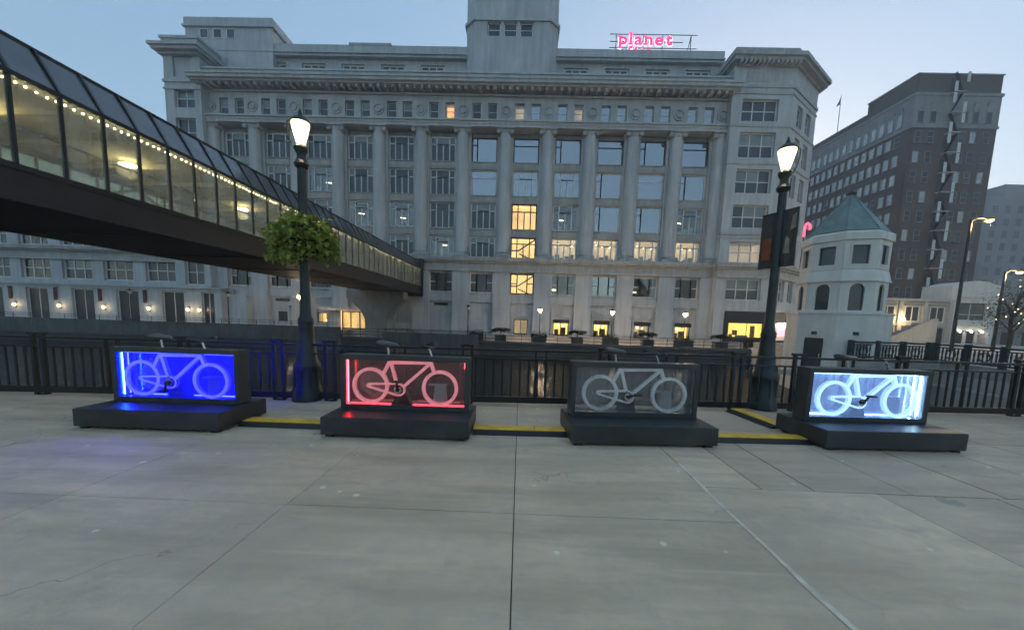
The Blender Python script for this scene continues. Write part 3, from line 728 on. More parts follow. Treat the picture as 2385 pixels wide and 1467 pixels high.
# --- core wall: piers, heads, blank masses (window openings stay open)
wl = MB()
for x in colX:
    wl.box(x - .98, x + .98, 47.55, 49.2, 8.75, 24.05)
    wl.box(x - 1.06, x + 1.06, 47.0, 49.2, -.62, 7.2)
wl.box(-39.5, 24.2, 48.4, 52.0, 23.40, 24.05)
mb_(wl, 'wall', 'stone')
bk = MB()                                                  # dark floors and inner partition seen through clear glass
bk.box(-39.4, 24.1, 51.2, 51.4, -.6, 30.0)
mb_(bk, 'inner_wall', 'room_dim')
for k, x in enumerate(bays):                               # spandrel panels between storeys
    def sp():
        b = MB(); b.box(-1.59, 1.59, .70, 1.6, 0, .86); b.box(-1.42, 1.42, .655, .70, .16, .70); b.box(-1.59, 1.59, .60, .70, .80, .90); return b.mesh('spandrel', M['stone_p'])
    for z in (19.57, 15.62, 11.57):
        put('spandrel', cached('sp', sp), main, (x - BO.x, 0, z - BO.z))
# --- columns with capital and base
def shaft():
    b = MB(); b.lathe([(.80, 0), (.80, 4.5), (.765, 9.5), (.69, 14.35)], (0, 0, 0), 28)
    return b.mesh('column', M['stone'], True)
def capital():
    b = MB(); b.lathe([(.70, 0), (.74, .06), (.70, .12), (.78, .38), (.86, .44)], (0, 0, 0), 20)
    for s in (-1, 1):
        b.tube([(s * .78, -.72, .26), (s * .78, .5, .26)], .27, 14); b.tube([(s * .78, -.76, .26), (s * .78, -.70, .26)], .13, 12)
        b.ring(s * .78, .26, .17, .23, -.75, -.72, 16)
    b.box(-.80, .80, -.66, .5, .34, .50); b.box(-1.04, 1.04, -.92, .6, .50, .62); return b.mesh('capital', M['stone_d'], True)
def cbase():
    b = MB(); b.lathe([(.98, 0), (1.02, .10), (.98, .20), (.86, .24), (.85, .32), (.93, .38), (.91, .46), (.81, .52)], (0, 0, 0), 24)
    b.box(-1.06, 1.06, -1.0, .6, -.18, 0); return b.mesh('column_base', M['stone_d'], True)
for x in colX[0:]:
    c = put('column', cached('shaft', shaft), main, (x - BO.x, .35, 9.05 - BO.z))
    put('capital', cached('capital', capital), c, (0, 0, 14.35)); put('column_base', cached('cbase', cbase), c, (0, 0, 0))
# --- bay windows
for r, (z0, z1) in enumerate(ROWS):
    for k, x in enumerate(bays):
        cells, pane, lit = TRI, 'pane', None
        kk = k - 7                                         # 0 = stair bay, right of the axis
        if r in (0, 1) and kk >= -1: cells, pane = (SKYP if (kk + r) % 2 else ((.0, 1, .0, .7), (0, 1, .7, 1))), 'pane_sky'
        if r == 1 and kk in (0, 1): cells, pane = TRI, 'pane_sky'
        if r == 2 and kk >= 2 and kk < 4: cells, pane = SKYP, 'pane_sky'
        if (r == 2 and kk == 0) or (r == 3 and kk == 0): cells, pane, lit = TRI, 'pane_clear', 'room_warm'
        if r == 3 and kk == 1: pane, lit = 'pane_clear', 'room_soft'
        if r == 3 and kk >= 2: pane, lit = 'pane_clear', 'room_soft'
        if (r, kk) in ((2, 1), (2, -3), (2, -4), (1, -5), (2, 4), (3, -2), (2, 0.5)): pane, lit = 'pane_clear', 'room_dim'
        fr = 'frame_d' if (lit == 'room_warm' or (r in (0,) and kk >= -1)) else 'frame_w'
        wo = window(main, BO, x, 47.95, z0, z1, 3.18, cells, 0, pane, fr, .15, .14, jit=.004 if pane == 'pane_sky' else .0015, lit=lit)
        if lit == 'room_dim':
            MB().obox((-.9 + .3 * (kk % 4), 1.3, 1.5 + .2 * (kk % 3)), (-.35 + .3 * (kk % 4), 1.7, 1.55 + .2 * (kk % 3)), .05, .05).link('ceiling_lamp', M['tube'], wo)  # tubes added to dark rooms; one right of the stairs imitates flare spots
            f = MB()
            for q in range(4): f.box(-1.4 + q * .75, -1.0 + q * .75, 1.5, 1.8, 0, .5 + .25 * ((q * 5 + kk) % 4))
            f.link('furniture', M['grey_box'], wo)
        if lit == 'room_soft':
            for q in range(3):
                MB().obox((-1.1 + q * .95 + .2 * (kk % 2), 1.2, 2.05 - .1 * q), (-.75 + q * .95 + .2 * (kk % 2), 1.75, 2.28 - .1 * q), .06, .05).link('ceiling_lamp', M['tube'], wo)
            f = MB()
            for q in range(5): f.box(-1.5 + q * .62, -1.5 + q * .62 + .5, 1.6, 1.9, 0, .55 + .2 * ((q * 7 + kk) % 3))
            f.link('furniture', M['room_dim'], wo)
# stair flights behind the lit stair windows
def stair(wo, w_, h):
    s = MB(); s.obox((-w_ / 2, .55, h * .42), (-w_ * .18, .55, h * .42), .3, .16); s.obox((-w_ * .18, .55, h * .42), (w_ / 2, .55, h * .98), .3, .16)
    s.obox((-w_ * .16, .9, h * .30), (w_ * .42, .9, -.05), .3, .14)
    for q in range(6): s.obox((-w_ * .16 + q * .3, .85, h * .30 - q * .24), (-w_ * .16 + q * .3, .85, h * .30 - q * .24 + .55), .03, .03)
    s.link('stair_flight', M['bronze'], wo)
for wobj in [o for o in main.children if o.name.startswith('window')]:
    if any(c.name.startswith('lit_room') and c.data.materials[0] == M['room_warm'] for c in wobj.children) and wobj.location.z < 12: stair(wobj, 3.1, 2.6)
# --- entablature over the columns, attic storey, main cornice
e = MB(); e.box(-39.6, 24.3, 46.55, 48.4, 24.05, 24.35); e.box(-39.6, 24.3, 46.48, 48.4, 24.35, 24.62); e.box(-39.7, 24.3, 46.30, 48.4, 24.62, 24.80)
mb_(e, 'architrave', 'stone')
a = MB(); a.box(-39.5, 24.2, 47.05, 48.4, 24.80, 25.06); a.box(-39.5, 24.2, 47.05, 48.4, 26.95, 27.6)
for x in colX: a.box(x - 1.05, x + 1.05, 47.05, 48.4, 25.06, 26.95)
for x in bays: a.box(x - .40, x + .40, 47.05, 48.4, 25.06, 26.95)
mb_(a, 'attic_wall', 'stone')
def medal():
    b = MB(); b.ring(0, 0, .50, .66, -.10, .02, 24); b.ring(0, 0, .001, .36, -.14, .02, 20); b.box(-.9, .9, -.05, .02, -.93, -.86); return b.mesh('medallion', M['stone_d'], True)
for x in colX: put('medallion', cached('medal', medal), main, (x - BO.x, .05, 26.02 - BO.z))
for k, x in enumerate(bays):
    kk = k - 7
    for s in (-1, 1):
        p, l = ('pane_sky' if kk >= 0 else 'pane'), None
        if kk == -2 and s == 1: p, l = 'pane_clear', 'room_orange'
        if (kk == 0 and s == -1) or (kk == 1 and s == 1): p, l = 'pane_clear', 'room_soft'
        window(main, BO, x + s * .96, 47.32, 25.08, 26.93, 1.06, SASH1, 0, p, 'frame_w', .07, .10, lit=l, depth=1.0)
cr = MB(); cr.box(-39.7, 24.3, 46.75, 48.4, 27.6, 27.78)
cr.box(-39.7, 24.3, 45.55, 48.4, 28.10, 28.30); cr.box(-39.8, 24.3, 45.20, 48.4, 28.30, 28.62); cr.box(-39.8, 24.3, 45.05, 48.4, 28.62, 28.80)
mb_(cr, 'cornice', 'stone')
bm = MB(); bm.box(-.17, .17, -1.22, -.25, 0, .30); bm.box(-.14, .14, -1.30, -1.22, .10, .30); bme = bm.mesh('bracket', M['stone_d'])
x = -38.9
while x < 24: put('bracket', bme, main, (x - BO.x, 0, 27.79 - BO.z)); x += .857
pp = MB(); pp.box(-39.6, 24.3, 46.35, 47.0, 28.8, 29.75); pp.box(-39.6, 24.3, 46.2, 47.1, 29.75, 29.95)
mb_(pp, 'parapet', 'stone')
rf = MB(); rf.box(-39, 24, 47.0, 75, 28.6, 29.0); rf.box(-43, 30, 52, 75, -.6, 28.7)
mb_(rf, 'roof_deck', 'stone_d')
# --- setback storey with small triple windows
sx = MB()
trip = [-37.4 + 5.05 * i for i in range(6)]; trip_r = [6.0 + 5.05 * i for i in range(4)]
edges = [-39.0]
for c in trip: edges += [c - 1.5, c + 1.5]
edges += [-7.7]
for i in range(0, len(edges), 2): sx.box(edges[i], edges[i + 1], 50, 51, 31.9, 32.86)
edges = [3.4]
for c in trip_r: edges += [c - 1.5, c + 1.5]
edges += [24.0]
for i in range(0, len(edges), 2): sx.box(edges[i], edges[i + 1], 50, 51, 31.9, 32.86)
for x0, x1 in ((-39, -7.7), (3.4, 24)):
    sx.box(x0, x1, 50, 60, 29.0, 31.9); sx.box(x0, x1, 50, 60, 32.86, 33.35); sx.box(x0, x1, 49.35, 60, 33.35, 33.62); sx.box(x0, x1, 49.15, 60, 33.62, 33.78)
    sx.box(x0, x1, 49.5, 60, 33.78, 34.75)
sx.box(-22.5, -17.2, 49.42, 60, 34.75, 34.98)
mb_(sx, 'setback_storey', 'stone')
for c in trip + trip_r:
    window(main, BO, c, 50.25, 31.95, 32.84, 2.98, ((0, .34, 0, 1), (.34, .66, 0, 1), (.66, 1, 0, 1)), 0, 'pane', 'frame_w', .16, .12)
# --- central tower
def chamf(x0, x1, y0, y1, c): return [(x0 + c, y0), (x1 - c, y0), (x1, y0 + c), (x1, y1), (x0, y1), (x0, y0 + c)]
tw = MB()
X0, X1 = -7.75, 3.50
tw.slab(chamf(X0, X1, 48.5, 60, 1.1), 29.5, 35.35); tw.slab(chamf(X0, X1, 48.5, 60, 1.1), 36.92, 42)
for a0, a1 in ((X0 + 1.1, -5.12), (-3.52, -3.12), (-1.55, -1.18), (.42, X1 - 1.1)): tw.box(a0, a1, 48.5, 49.2, 35.35, 36.92)
tw.slab([(X0 + 1.1, 49.2), (X1 - 1.1, 49.2), (X1, 49.6), (X1, 60), (X0, 60), (X0, 49.6)], 35.35, 36.92)
tw.slab([(X0 + 1.1, 48.5), (X0 + 1.1, 49.3), (X0, 49.7), (X0, 49.6)], 35.35, 36.92); tw.slab([(X1 - 1.1, 49.3), (X1 - 1.1, 48.5), (X1, 49.6), (X1, 49.7)], 35.35, 36.92)
tw.slab(chamf(X0 - .22, X1 + .22, 48.28, 60, 1.15), 36.98, 37.32); tw.slab(chamf(X0 - .1, X1 + .1, 48.40, 60, 1.12), 37.32, 37.5)
tw.box(X0 + .9, X1 - .9, 48.38, 48.5, 29.9, 30.9)
mb_(tw, 'tower', 'stone')
for c in (-4.32, -2.335, -.38): window(main, BO, c, 48.72, 35.37, 36.90, 1.56, SASH1, 0, 'pane', 'frame_w', .10, .12)
# --- left end pavilion and its roof block
lp = MB(); XL, XR = -43.1, -38.75
for x0, x1 in ((XL, -42.0), (-39.55, XR)): lp.box(x0, x1, 46, 49, -.6, 30.9)
lp.box(-42.0, -39.55, 46, 49, 27.5, 28.6); lp.box(-42.0, -39.55, 46, 49, 24.05, 25.2); lp.box(-42, -39.55, 46, 49, 19.9, 21.0); lp.box(-42, -39.55, 46, 49, 15.8, 16.9); lp.box(-42, -39.55, 46, 49, 11.6, 12.9); lp.box(-42, -39.55, 46, 49, 7.5, 8.9); lp.box(-42, -39.55, 46, 49, -.6, 4.4)
lp.box(-42, -39.55, 46.25, 49, 28.6, 30.9)
lp.box(XL - .12, XR + .12, 45.85, 49, 28.0, 28.3); lp.box(XL - .1, XR + .1, 45.88, 49, 27.2, 27.42)
lp.box(XL, XR, 49, 75, -.6, 30.9)
mb_(lp, 'left_pavilion', 'stone')
lc = MB(); lc.box(XL - .25, XR + .25, 45.6, 50, 30.9, 31.15); lc.box(XL - .55, XR + .55, 45.05, 50, 31.15, 31.45); lc.box(XL - .75, XR + .75, 44.8, 50, 31.45, 31.75)
lc.box(XL, XR, 45.9, 50, 31.75, 32.7); lc.box(XL - .15, XR + .15, 45.75, 50, 32.7, 33.0)
mb_(lc, 'left_cornice', 'stone')
pe = MB(); pe.box(-43.0, -32.0, 49.2, 62, 29, 36.3); pe.box(-43.25, -31.75, 48.95, 62.2, 36.3, 36.5); pe.box(-43.1, -31.9, 49.1, 62.1, 36.5, 37.4)
mb_(pe, 'roof_block', 'stone')
for c in (-40.6, -38.9, -37.2): window(main, BO, c, 49.12, 35.0, 36.1, 1.1, ONE, 0, 'pane', 'frame_w', .08, .1)
for z0, z1 in ((25.2, 27.5), (21.0, 24.05), (16.9, 19.9), (12.9, 15.8), (8.9, 11.6), (4.4, 7.5)):
    window(main, BO, -40.775, 46.35, z0, z1, 2.44, ((0, .5, 0, .5), (0, .5, .5, 1), (.5, 1, 0, .5), (.5, 1, .5, 1)), 0, 'pane', 'frame_w', .10, .14, jit=.003)
# --- right pavilion with the splayed corner
SD = Vector((.80, .60)); SN = Vector((.60, -.80)); PX, PY = 30.5, 46.0
def splay(o, L=7.6):
    """front line of the pavilion pushed out by o: (left end .. corner .. end of splay)"""
    t_ = o * math.tan(RD(36.87) / 2)
    cx, cy = PX + t_, PY - o
    ex, ey = PX + SD.x * (L + o * .3) + SN.x * o, PY + SD.y * (L + o * .3) + SN.y * o
    return cx, cy, ex, ey
def pav_slab(mb, o, z0, z1, xl=23.6):
    cx, cy, ex, ey = splay(o)
    mb.slab([(xl - o * .6, cy), (cx, cy), (ex, ey), (ex, ey + 6), (xl - o * .6, ey + 6)], z0, z1)
rp = MB()
prow = [(25.0, 27.4), (21.0, 23.8), (17.0, 19.7), (13.0, 15.65), (8.95, 11.4), (4.5, 7.05)]
zc = [30.9] + [z for a_ in prow for z in (a_[1], a_[0])] + [3.2]
for i in range(0, len(zc) - 1, 2): pav_slab(rp, 0, zc[i + 1], zc[i])
for z0, z1 in prow:
    rp.box(23.6, 24.80, 46, 49, z0, z1); rp.box(28.95, 30.5, 46, 46.9, z0, z1)
    for t0, t1 in ((0, 1.6), (3.2, 4.4), (6.0, 7.6)):
        p0 = Vector((PX, PY)) + SD * t0; p1 = Vector((PX, PY)) + SD * t1; q = SN * -.9
        rp.slab([tuple(p0), tuple(p1), tuple(p1 + q), tuple(p0 + q)], z0, z1)
rp.box(23.6, 24.9, 46, 49, -.6, 3.2); rp.box(30.2, 30.5, 46, 49, -.6, 3.2)
for t0, t1 in ((0, .6), (6.8, 7.6)):
    p0 = Vector((PX, PY)) + SD * t0; p1 = Vector((PX, PY)) + SD * t1; q = SN * -.9
    rp.slab([tuple(p0), tuple(p1), tuple(p1 + q), tuple(p0 + q)], -.6, 3.2)
mb_(rp, 'right_pavilion', 'stone')
for o_, z0, z1 in ((.14, 28.6, 28.9), (.10, 27.9, 28.1), (.25, 30.9, 31.15), (.85, 31.15, 31.45), (1.15, 31.45, 31.85), (.05, 31.85, 32.5), (.2, 32.5, 32.75), (.10, 24.35, 24.6), (.10, 20.2, 20.4), (.14, 12.2, 12.5), (.10, 11.75, 11.95)): rc = MB(); pav_slab(rc, o_, z0, z1); mb_(rc, 'moulding', 'stone_d')
fz = MB(); fz.box(25.0, 28.6, 45.97, 46.02, 29.2, 30.3); mb_(fz, 'frieze_panel', 'stone_p')
for i in range(14): put('bracket', bme, main, (23.9 + i * .5 - BO.x, -.55, 30.85 - BO.z))
for j, (z0, z1) in enumerate(prow):
    lit = 'room_soft' if j == 4 else None
    window(main, BO, 26.875, 46.35, z0, z1, 4.15, SASH3B, 0, 'pane_clear' if lit else 'pane', 'frame_w', .12, .16, lit=lit, jit=.002)
    for tc, wd in ((2.4, 1.6), (5.2, 1.6)):
        p = Vector((PX, PY)) + SD * tc - SN * .3
        window(main, BO, p.x, p.y, z0, z1, wd, SASH1, RD(36.87), 'pane', 'frame_w', .10, .14)
# --- shelf cornice under the columns (continues along the low wing and round the splay)
sh = MB()
for o_, z0, z1 in ((.28, 7.15, 7.42), (.10, 7.42, 8.15), (.45, 8.15, 8.36), (.85, 8.36, 8.62), (.95, 8.62, 8.78)):
    sh.box(-78, 23.6, 47 - o_, 48.5, z0, z1); pav_slab(sh, o_, z0 + .004, z1 + .004, 23.59)
mb_(sh, 'shelf_cornice', 'stone_d')
# --- lower storeys: windows between piers, recessed door bays
for x in bays:
    mb_(MB().box(x - 1.51, x + 1.51, 47.3, 48.6, 3.35, 4.48), 'apron', 'stone'); mb_(MB().box(x - 1.51, x + 1.51, 47.3, 48.6, 7.05, 7.2), 'lintel', 'stone')
for k, x in enumerate(bays):
    kk = k - 7; lit, pane, fr = None, 'pane', 'frame_w'
    if kk == 0: lit, pane, fr = 'room_warm', 'pane_clear', 'frame_d'
    if kk == 2: pane = 'pane_sky'
    if kk in (1, 3, -4): pane, lit = 'pane_clear', 'room_dim'
    wo = window(main, BO, x, 47.55, 4.48, 7.05, 3.02, SASH3, 0, pane, fr, .16, .16, lit=lit, jit=.003)
    MB().box(-1.6, 1.6, -.33, .16, -.16, 0).link('sill', M['stone_d'], wo)
    if lit == 'room_warm': stair(wo, 3.0, 2.5)
    if lit == 'room_dim': MB().obox((-1.2, .9, .75), (-.75, .9, .75), .05, .09).link('ceiling_lamp', M['tube'], wo)
# ground-floor bays: (half width, bottom, top, pane, room, awning) or None for a walled-up bay
G = {0: (.88, -.58, 1.34, 'pane_clear', 'room_soft', 0), 1: (.98, -.55, 1.45, 'pane_clear', 'shop_room', 1), 2: (.98, -.58, 1.5, 'pane_clear', 'shop_room', 1), 3: (.98, -.58, 1.5, 'pane_clear', 'room_soft', 1), 4: (.98, -.58, 1.5, 'pane_clear', 'shop_room', 1),
     -1: None, -2: None, -7: (.80, -.55, 1.5, 'pane_clear', 'room_orange', 0), -6: (.62, .15, 1.42, 'pane_dk', None, 0), -5: (.62, .14, 1.42, 'pane_clear', 'room_warm', 0), -4: None, -3: None}
for k, x in enumerate(bays):
    g = G.get(k - 7); gw = MB()
    if g is None: gw.box(x - 1.51, x + 1.51, 47.62, 48.6, -.6, 3.35); gw.box(x - 1.35, x + 1.35, 47.5, 47.62, 2.0, 2.2); mb_(gw, 'ground_floor_wall', 'stone'); continue
    hw, z0, z1 = g[:3]
    gw.box(x - 1.51, x - hw, 47.62, 48.6, -.6, 3.35); gw.box(x + hw, x + 1.51, 47.62, 48.6, -.6, 3.35); gw.box(x - hw, x + hw, 47.62, 48.6, z1, 3.35)
    if z0 > 0: gw.box(x - hw, x + hw, 47.62, 48.6, -.6, z0)
    gw.box(x - hw - .30, x - hw - .02, 47.50, 47.62, -.6, z1 + .35); gw.box(x + hw + .02, x + hw + .30, 47.50, 47.62, -.6, z1 + .35); gw.box(x - hw - .36, x + hw + .36, 47.42, 47.62, z1 + .35, z1 + .72)
    gw.box(x - hw - .42, x + hw + .42, 47.36, 47.62, z1 + .72, z1 + .80)
    mb_(gw, 'ground_floor_wall', 'stone')
for k, x in enumerate(bays):
    g = G.get(k - 7)
    if g is None: continue
    hw, z0, z1, pane, room, aw = g
    wo = window(main, BO, x, 47.66, z0, z1, hw * 2, DOUBLE if k - 7 != -6 else ONE, 0, pane, 'frame_d', .09, .12, lit=room, name='door' if z0 < 0 else 'window', depth=1.6)
    if aw:
        b = MB(); b.prism([(-hw - .05, 1.55), (hw + .05, 1.55), (hw + .05, 2.0), (-hw - .05, 2.0)], -.30, -.02); b.link('awning', M['awning'], wo)
        f = MB(); f.box(-.7, -.2, .8, 1.3, 0, .75); f.box(.1, .75, .9, 1.4, 0, 1.0); f.ball((-.3, .9, 1.3), .07); f.link('furniture', M['room_dim'], wo)
        b = MB(); b.ball((-.3, .7, 1.30), .09); b.ball((.35, .9, 1.2), .07); b.link('pendant_lamp', M['bulb'], wo)
    elif k - 7 in (-6, -5): MB().ball((.35, .5, .25), .13).link('table_lamp', M['tube'], wo)
for x, z in ((bays[1], 2.72), (bays[5], 2.80)): mb_(MB().box(x - .9, x + .9, 47.56, 47.63, z, z + .35), 'vent_grille', 'planter')
# black shopfront under the right pavilion
sf = MB(); sf.box(24.9, 30.2, 45.86, 46.2, 1.75, 3.15); sf.box(24.9, 25.45, 45.88, 46.2, -.6, 1.75); sf.box(29.65, 30.2, 45.88, 46.2, -.6, 1.75); sf.box(25.45, 29.65, 45.88, 46.2, -.6, -.02)
so = mb_(sf, 'shopfront', 'shopblack')
wo = window(main, BO, 27.55, 46.05, -.02, 1.75, 4.2, ((0, .55, 0, 1), (.55, 1, 0, 1)), 0, 'pane_clear', 'frame_d', .05, .08, name='shop_window', lit='shop_room', depth=2.0)
f = MB(); f.box(-.8, -.3, 1.0, 1.3, .25, .85); f.box(-1.2, -.9, 1.0, 1.3, 0, .35); f.box(1.35, 1.7, .8, 1.2, 0, 1.45); f.box(-.2, 1.2, 1.3, 1.6, 0, .22); f.link('furniture', M['bark'], wo)
p = Vector((PX, PY)) + SD * 3.7
sp2 = MB(); q0 = Vector((PX, PY)) + SD * .6 - SN * .25; q1 = Vector((PX, PY)) + SD * 6.8 - SN * .25
sp2.obox((q0.x, q0.y, 2.5), (q1.x, q1.y, 2.5), .12, 1.3); mb_(sp2, 'shop_fascia', 'shopblack')
g0 = MB(); g0.obox((q0.x, q0.y, .75), (q1.x, q1.y, .75), .05, 2.2)
mb_(g0, 'shop_glass', 'room_soft')
nn = MB(); r0 = Vector((PX, PY)) + SD * 3.2 - SN * .12; r1 = Vector((PX, PY)) + SD * 6.6 - SN * .12
nn.obox((r0.x, r0.y, 1.6), (r1.x, r1.y, 1.6), .06, .55); mb_(nn, 'lit_shop_sign', 'bulb_w')
nn = MB(); nn.obox((r0.x, r0.y, .55), (r1.x, r1.y, .55), .06, .8); mb_(nn, 'pink_window_display', 'neon_pink')
# --- low wing on the left
wg = MB(); wx = [-62.45, -57.0, -51.6, -46.1, -67.8, -73.2]; cuts = sorted(wx); prev = -78.0
for c in cuts:
    for z0, z1 in ((4.7, 7.45), (8.9, 11.6)): wg.box(prev, c - 1.95, 47.0, 48.6, z0, z1)
    prev = c + 1.95
for z0, z1 in ((4.7, 7.45), (8.9, 11.6)): wg.box(prev, XL, 47.0, 48.6, z0, z1)
wg.box(-78, XL, 47.0, 48.6, -.6, 4.7); wg.box(-78, XL, 47.12, 48.6, 7.45, 8.9); wg.box(-78, XL, 47.0, 75, 11.6, 13.2); wg.box(-78, XL, 46.5, 75, 13.2, 13.6)
wg.box(-78, XL, 51.5, 52, -.6, 11.6)
mb_(wg, 'low_wing', 'stone')
for i, c in enumerate(wx):
    for z0, z1 in ((4.7, 7.45), (8.9, 11.6)):
        lit = 'room_soft' if (c == -62.45) else ('room_dim' if i == 2 else None)
        wo = window(main, BO, c, 47.3, z0, z1, 3.9, SASH3B, 0, 'pane_clear' if lit else 'pane', 'frame_w', .14, .16, lit=lit, jit=.003)
        if lit: MB().ball((.2, 1.0, .15), .14, sz=.6).link('table_lamp', M['tube'], wo)
# --- one-storey terrace front below the wing
te = MB(); dc = [(-65.7, 1.4), (-59.95, 1.4), (-54.15, 1.4), (-48.5, 1.4), (-42.8, 1.4), (-38.42, .8)]; prev = -78.0
for c, hw in dc: te.box(prev, c - hw, 45, 47.0, -.6, 3.42); prev = c + hw
te.box(prev, -36.7, 45, 47.0, -.6, 3.42); te.box(-78, -36.7, 45, 47.0, 3.42, 3.86); te.box(-78, -36.55, 44.75, 47.0, 3.86, 4.06); te.box(-78, -36.6, 44.86, 47, 3.55, 3.62)
te.box(-36.7, -34.2, 45.8, 47.0, -.6, 3.3)
mb_(te, 'terrace_front', 'stone')
for c, hw in dc:
    window(main, BO, c, 45.25, -.55, 3.42, hw * 2, DOUBLE, 0, 'pane_dk', 'frame_w', .09, .12, name='terrace_door', jit=.003)
for xs in (-62.71, -57.02, -51.41, -45.72, -40.81, -39.41):
    b = MB(); b.lathe([(.05, 0), (.13, .05), (.16, .20), (.12, .34), (.03, .38)], (xs, 44.80, 1.08), 12); so = mb_(b, 'sconce', 'sconce', smooth=True)
    b = MB(); b.box(xs - .05, xs + .05, 44.86, 45.0, .98, 1.5); b.lathe([(.14, 0), (.04, .10)], (xs, 44.80, 1.47), 10); mb_(b, 'sconce_bracket', 'iron')
    plamp('sconce_light', main, (xs - BO.x, 44.55 - BO.y, 1.3 - BO.z), 13, (1, .76, .45), .12)
for xs in (-63.2, -57.45, -51.85, -46.2):
    b = MB(); b.box(xs - .24, xs + .24, 44.88, 44.90, 2.0, 3.5); b.tube([(xs - .34, 44.89, 3.5), (xs + .34, 44.89, 3.5)], .02, 6); mb_(b, 'wall_pennant', 'red_cloth')
# entrance under the skywalk
en = MB(); en.box(-24.4, -18.4, 44.6, 47.0, 1.75, 2.1); mb_(en, 'entrance_canopy', 'stone_d')
window(main, BO, -20.9, 46.6, -.58, 1.72, 3.4, ((0, .33, 0, 1), (.33, .67, 0, 1), (.67, 1, 0, 1)), 0, 'pane_clear', 'frame_d', .14, .12, name='entrance_door', lit='room_warm', depth=.37)

# ================================================================== ROOF SIGN
def letters(word, size, bold):
    """one mesh per letter from the built-in font, laid in the x-z plane; returns [(char, mesh, x)]"""
    out = []; x = 0
    for ch in word:
        cu = bpy.data.curves.new('letter', 'FONT'); cu.body = ch; cu.size = size; cu.extrude = .05; cu.offset = bold
        o = bpy.data.objects.new('letter', cu); COL.objects.link(o)
        me = bpy.data.meshes.new_from_object(o.evaluated_get(bpy.context.evaluated_depsgraph_get()))
        bpy.data.objects.remove(o); bpy.data.curves.remove(cu)
        xs = [v.co.x for v in me.vertices]
        me.transform(Matrix.Translation((-min(xs), 0, 0))); me.transform(Matrix.Rotation(RD(90), 4, 'X'))
        out.append((ch, me, x)); x += (max(xs) - min(xs)) + size * .13
    return out
def roof_sign():
    Y = 53.0
    t = thing('roof_sign', "red lit rooftop sign reading planet fitness on a steel frame", 'sign', (15.2, Y, 35.0))
    ox, oy, oz = 15.2, Y, 35.0
    SER = {'p': ((0, .60, .10), (.0, -.30, .14)), 'l': ((0, .86, .10), (0, 0, .12)), 'n': ((0, .60, .10), (0, 0, .12), (.34, 0, .12)), 't': (), 'a': (), 'e': (), 'f': ((.1, 0, .14),), 'i': ((0, .60, .1), (0, 0, .12)), 's': ()}
    for word, x0, zb, wid in (('planet', 11.75, 37.62, 6.95), ('fitness', 12.85, 36.05, 7.0)):
        L = letters(word, 1.95, .035); L2 = letters(word, 1.95, .085)
        full = L[-1][2] + max(v.co.x for v in L[-1][1].vertices); k = wid / full
        for (ch, me, x), (_, m2, _) in zip(L, L2):
            for mm, mt in ((me, 'sign_red'), (m2, 'sign_halo')):
                mm.transform(Matrix.Diagonal((k, 1, 1, 1))); mm.materials.clear(); mm.materials.append(M[mt])
            m2.transform(Matrix.Translation((-.05 * k, .12, 0)))
            lo = put('letter', me, t, (x0 + x * k - ox, -.15, zb - oz)); put('letter_edge', m2, lo, (0, 0, 0))
            st = 1.95
            for (sx_, sz_, wd_) in SER[ch]:
                MB().box((sx_ * st - wd_ * 1.1) * k, (sx_ * st + wd_ * 2.6) * k, -.062, .02, sz_ * st * .76, sz_ * st * .76 + .13).link('serif', M['sign_red'], lo)
    for z in (39.0, 38.1, 37.35): MB().box(10.6 - ox, (22.0 if z != 38.1 else 20.2) - ox, .12, .18, z - oz, z + .07 - oz).link('rail', M['iron'], t)
    for x in (11.4, 15.0, 17.5, 21.2): MB().box(x - ox, x + .08 - ox, .18, .26, -1.0, 39.1 - oz).link('post', M['iron'], t)
    MB().tube([(21.24 - ox, .24, 4.0), (20.9 - ox, 2.2, -.3)], .05, 6).link('brace', M['iron'], t)
roof_sign()

# ================================================================== SKYWALK
KO = Vector((-15.3, 46.0, 5.0))
sk = thing('skywalk', 'glazed dark skywalk bridging the river, lit inside by a string of warm bulbs', 'footbridge', KO)
XN, XF, Y0, Y1 = -12.3, -18.3, -14.0, 46.1
def kb(mb, name, mat, **k): return mb.link(name, M[mat], sk, off=KO, **k)
g = MB(); g.box(XN - .25, XN, Y0, Y1, 4.12, 4.98); g.box(XN - .02, XN + .04, Y0, Y1, 4.86, 5.0); g.box(XN - .05, XN + .03, Y0, Y1, 4.10, 4.20); kb(g, 'girder', 'bronze')
g = MB(); g.box(XF, XF + .25, Y0, Y1, 4.12, 4.98); kb(g, 'girder', 'bronze')
g = MB(); g.box(XF + .25, XN - .25, Y0, Y1, 4.14, 4.22)
for i in range(12): g.box(XF + .25, XN - .25, Y0 + 2 + i * 5, Y0 + 2.25 + i * 5, 4.115, 4.14)
kb(g, 'soffit', 'soffit')
kb(MB().box(XF + .25, XN - .25, Y0, Y1, 4.85, 4.97), 'floor', 'brfloor')
g = MB(); g.box(XF + .3, XN - .3, Y0, Y1, 7.22, 7.30)
for i in range(30): g.box(XF + .3, XN - .3, Y0 + 1 + i * 2, Y0 + 1.12 + i * 2, 7.05, 7.22)
kb(g, 'ceiling', 'brceil')
g = MB(); g.box(XN - .12, XN + .05, Y0, Y1, 7.02, 7.14); kb(g, 'eaves_rail', 'mull')
g = MB(); g.box(XF - .05, XF + .12, Y0, Y1, 7.02, 7.14); kb(g, 'eaves_rail', 'mull')
g = MB(); g.slab([(XN - .60, Y0), (XN - .60, Y1), (XF + .60, Y1), (XF + .60, Y0)][::-1], 8.14, 8.26); kb(g, 'roof', 'bronze')
nm = int(Y1 - Y0)
gm = MB().box(-.006, .006, .035, .965, 5.0, 7.02).mesh('glass_panel', M['brglass'])
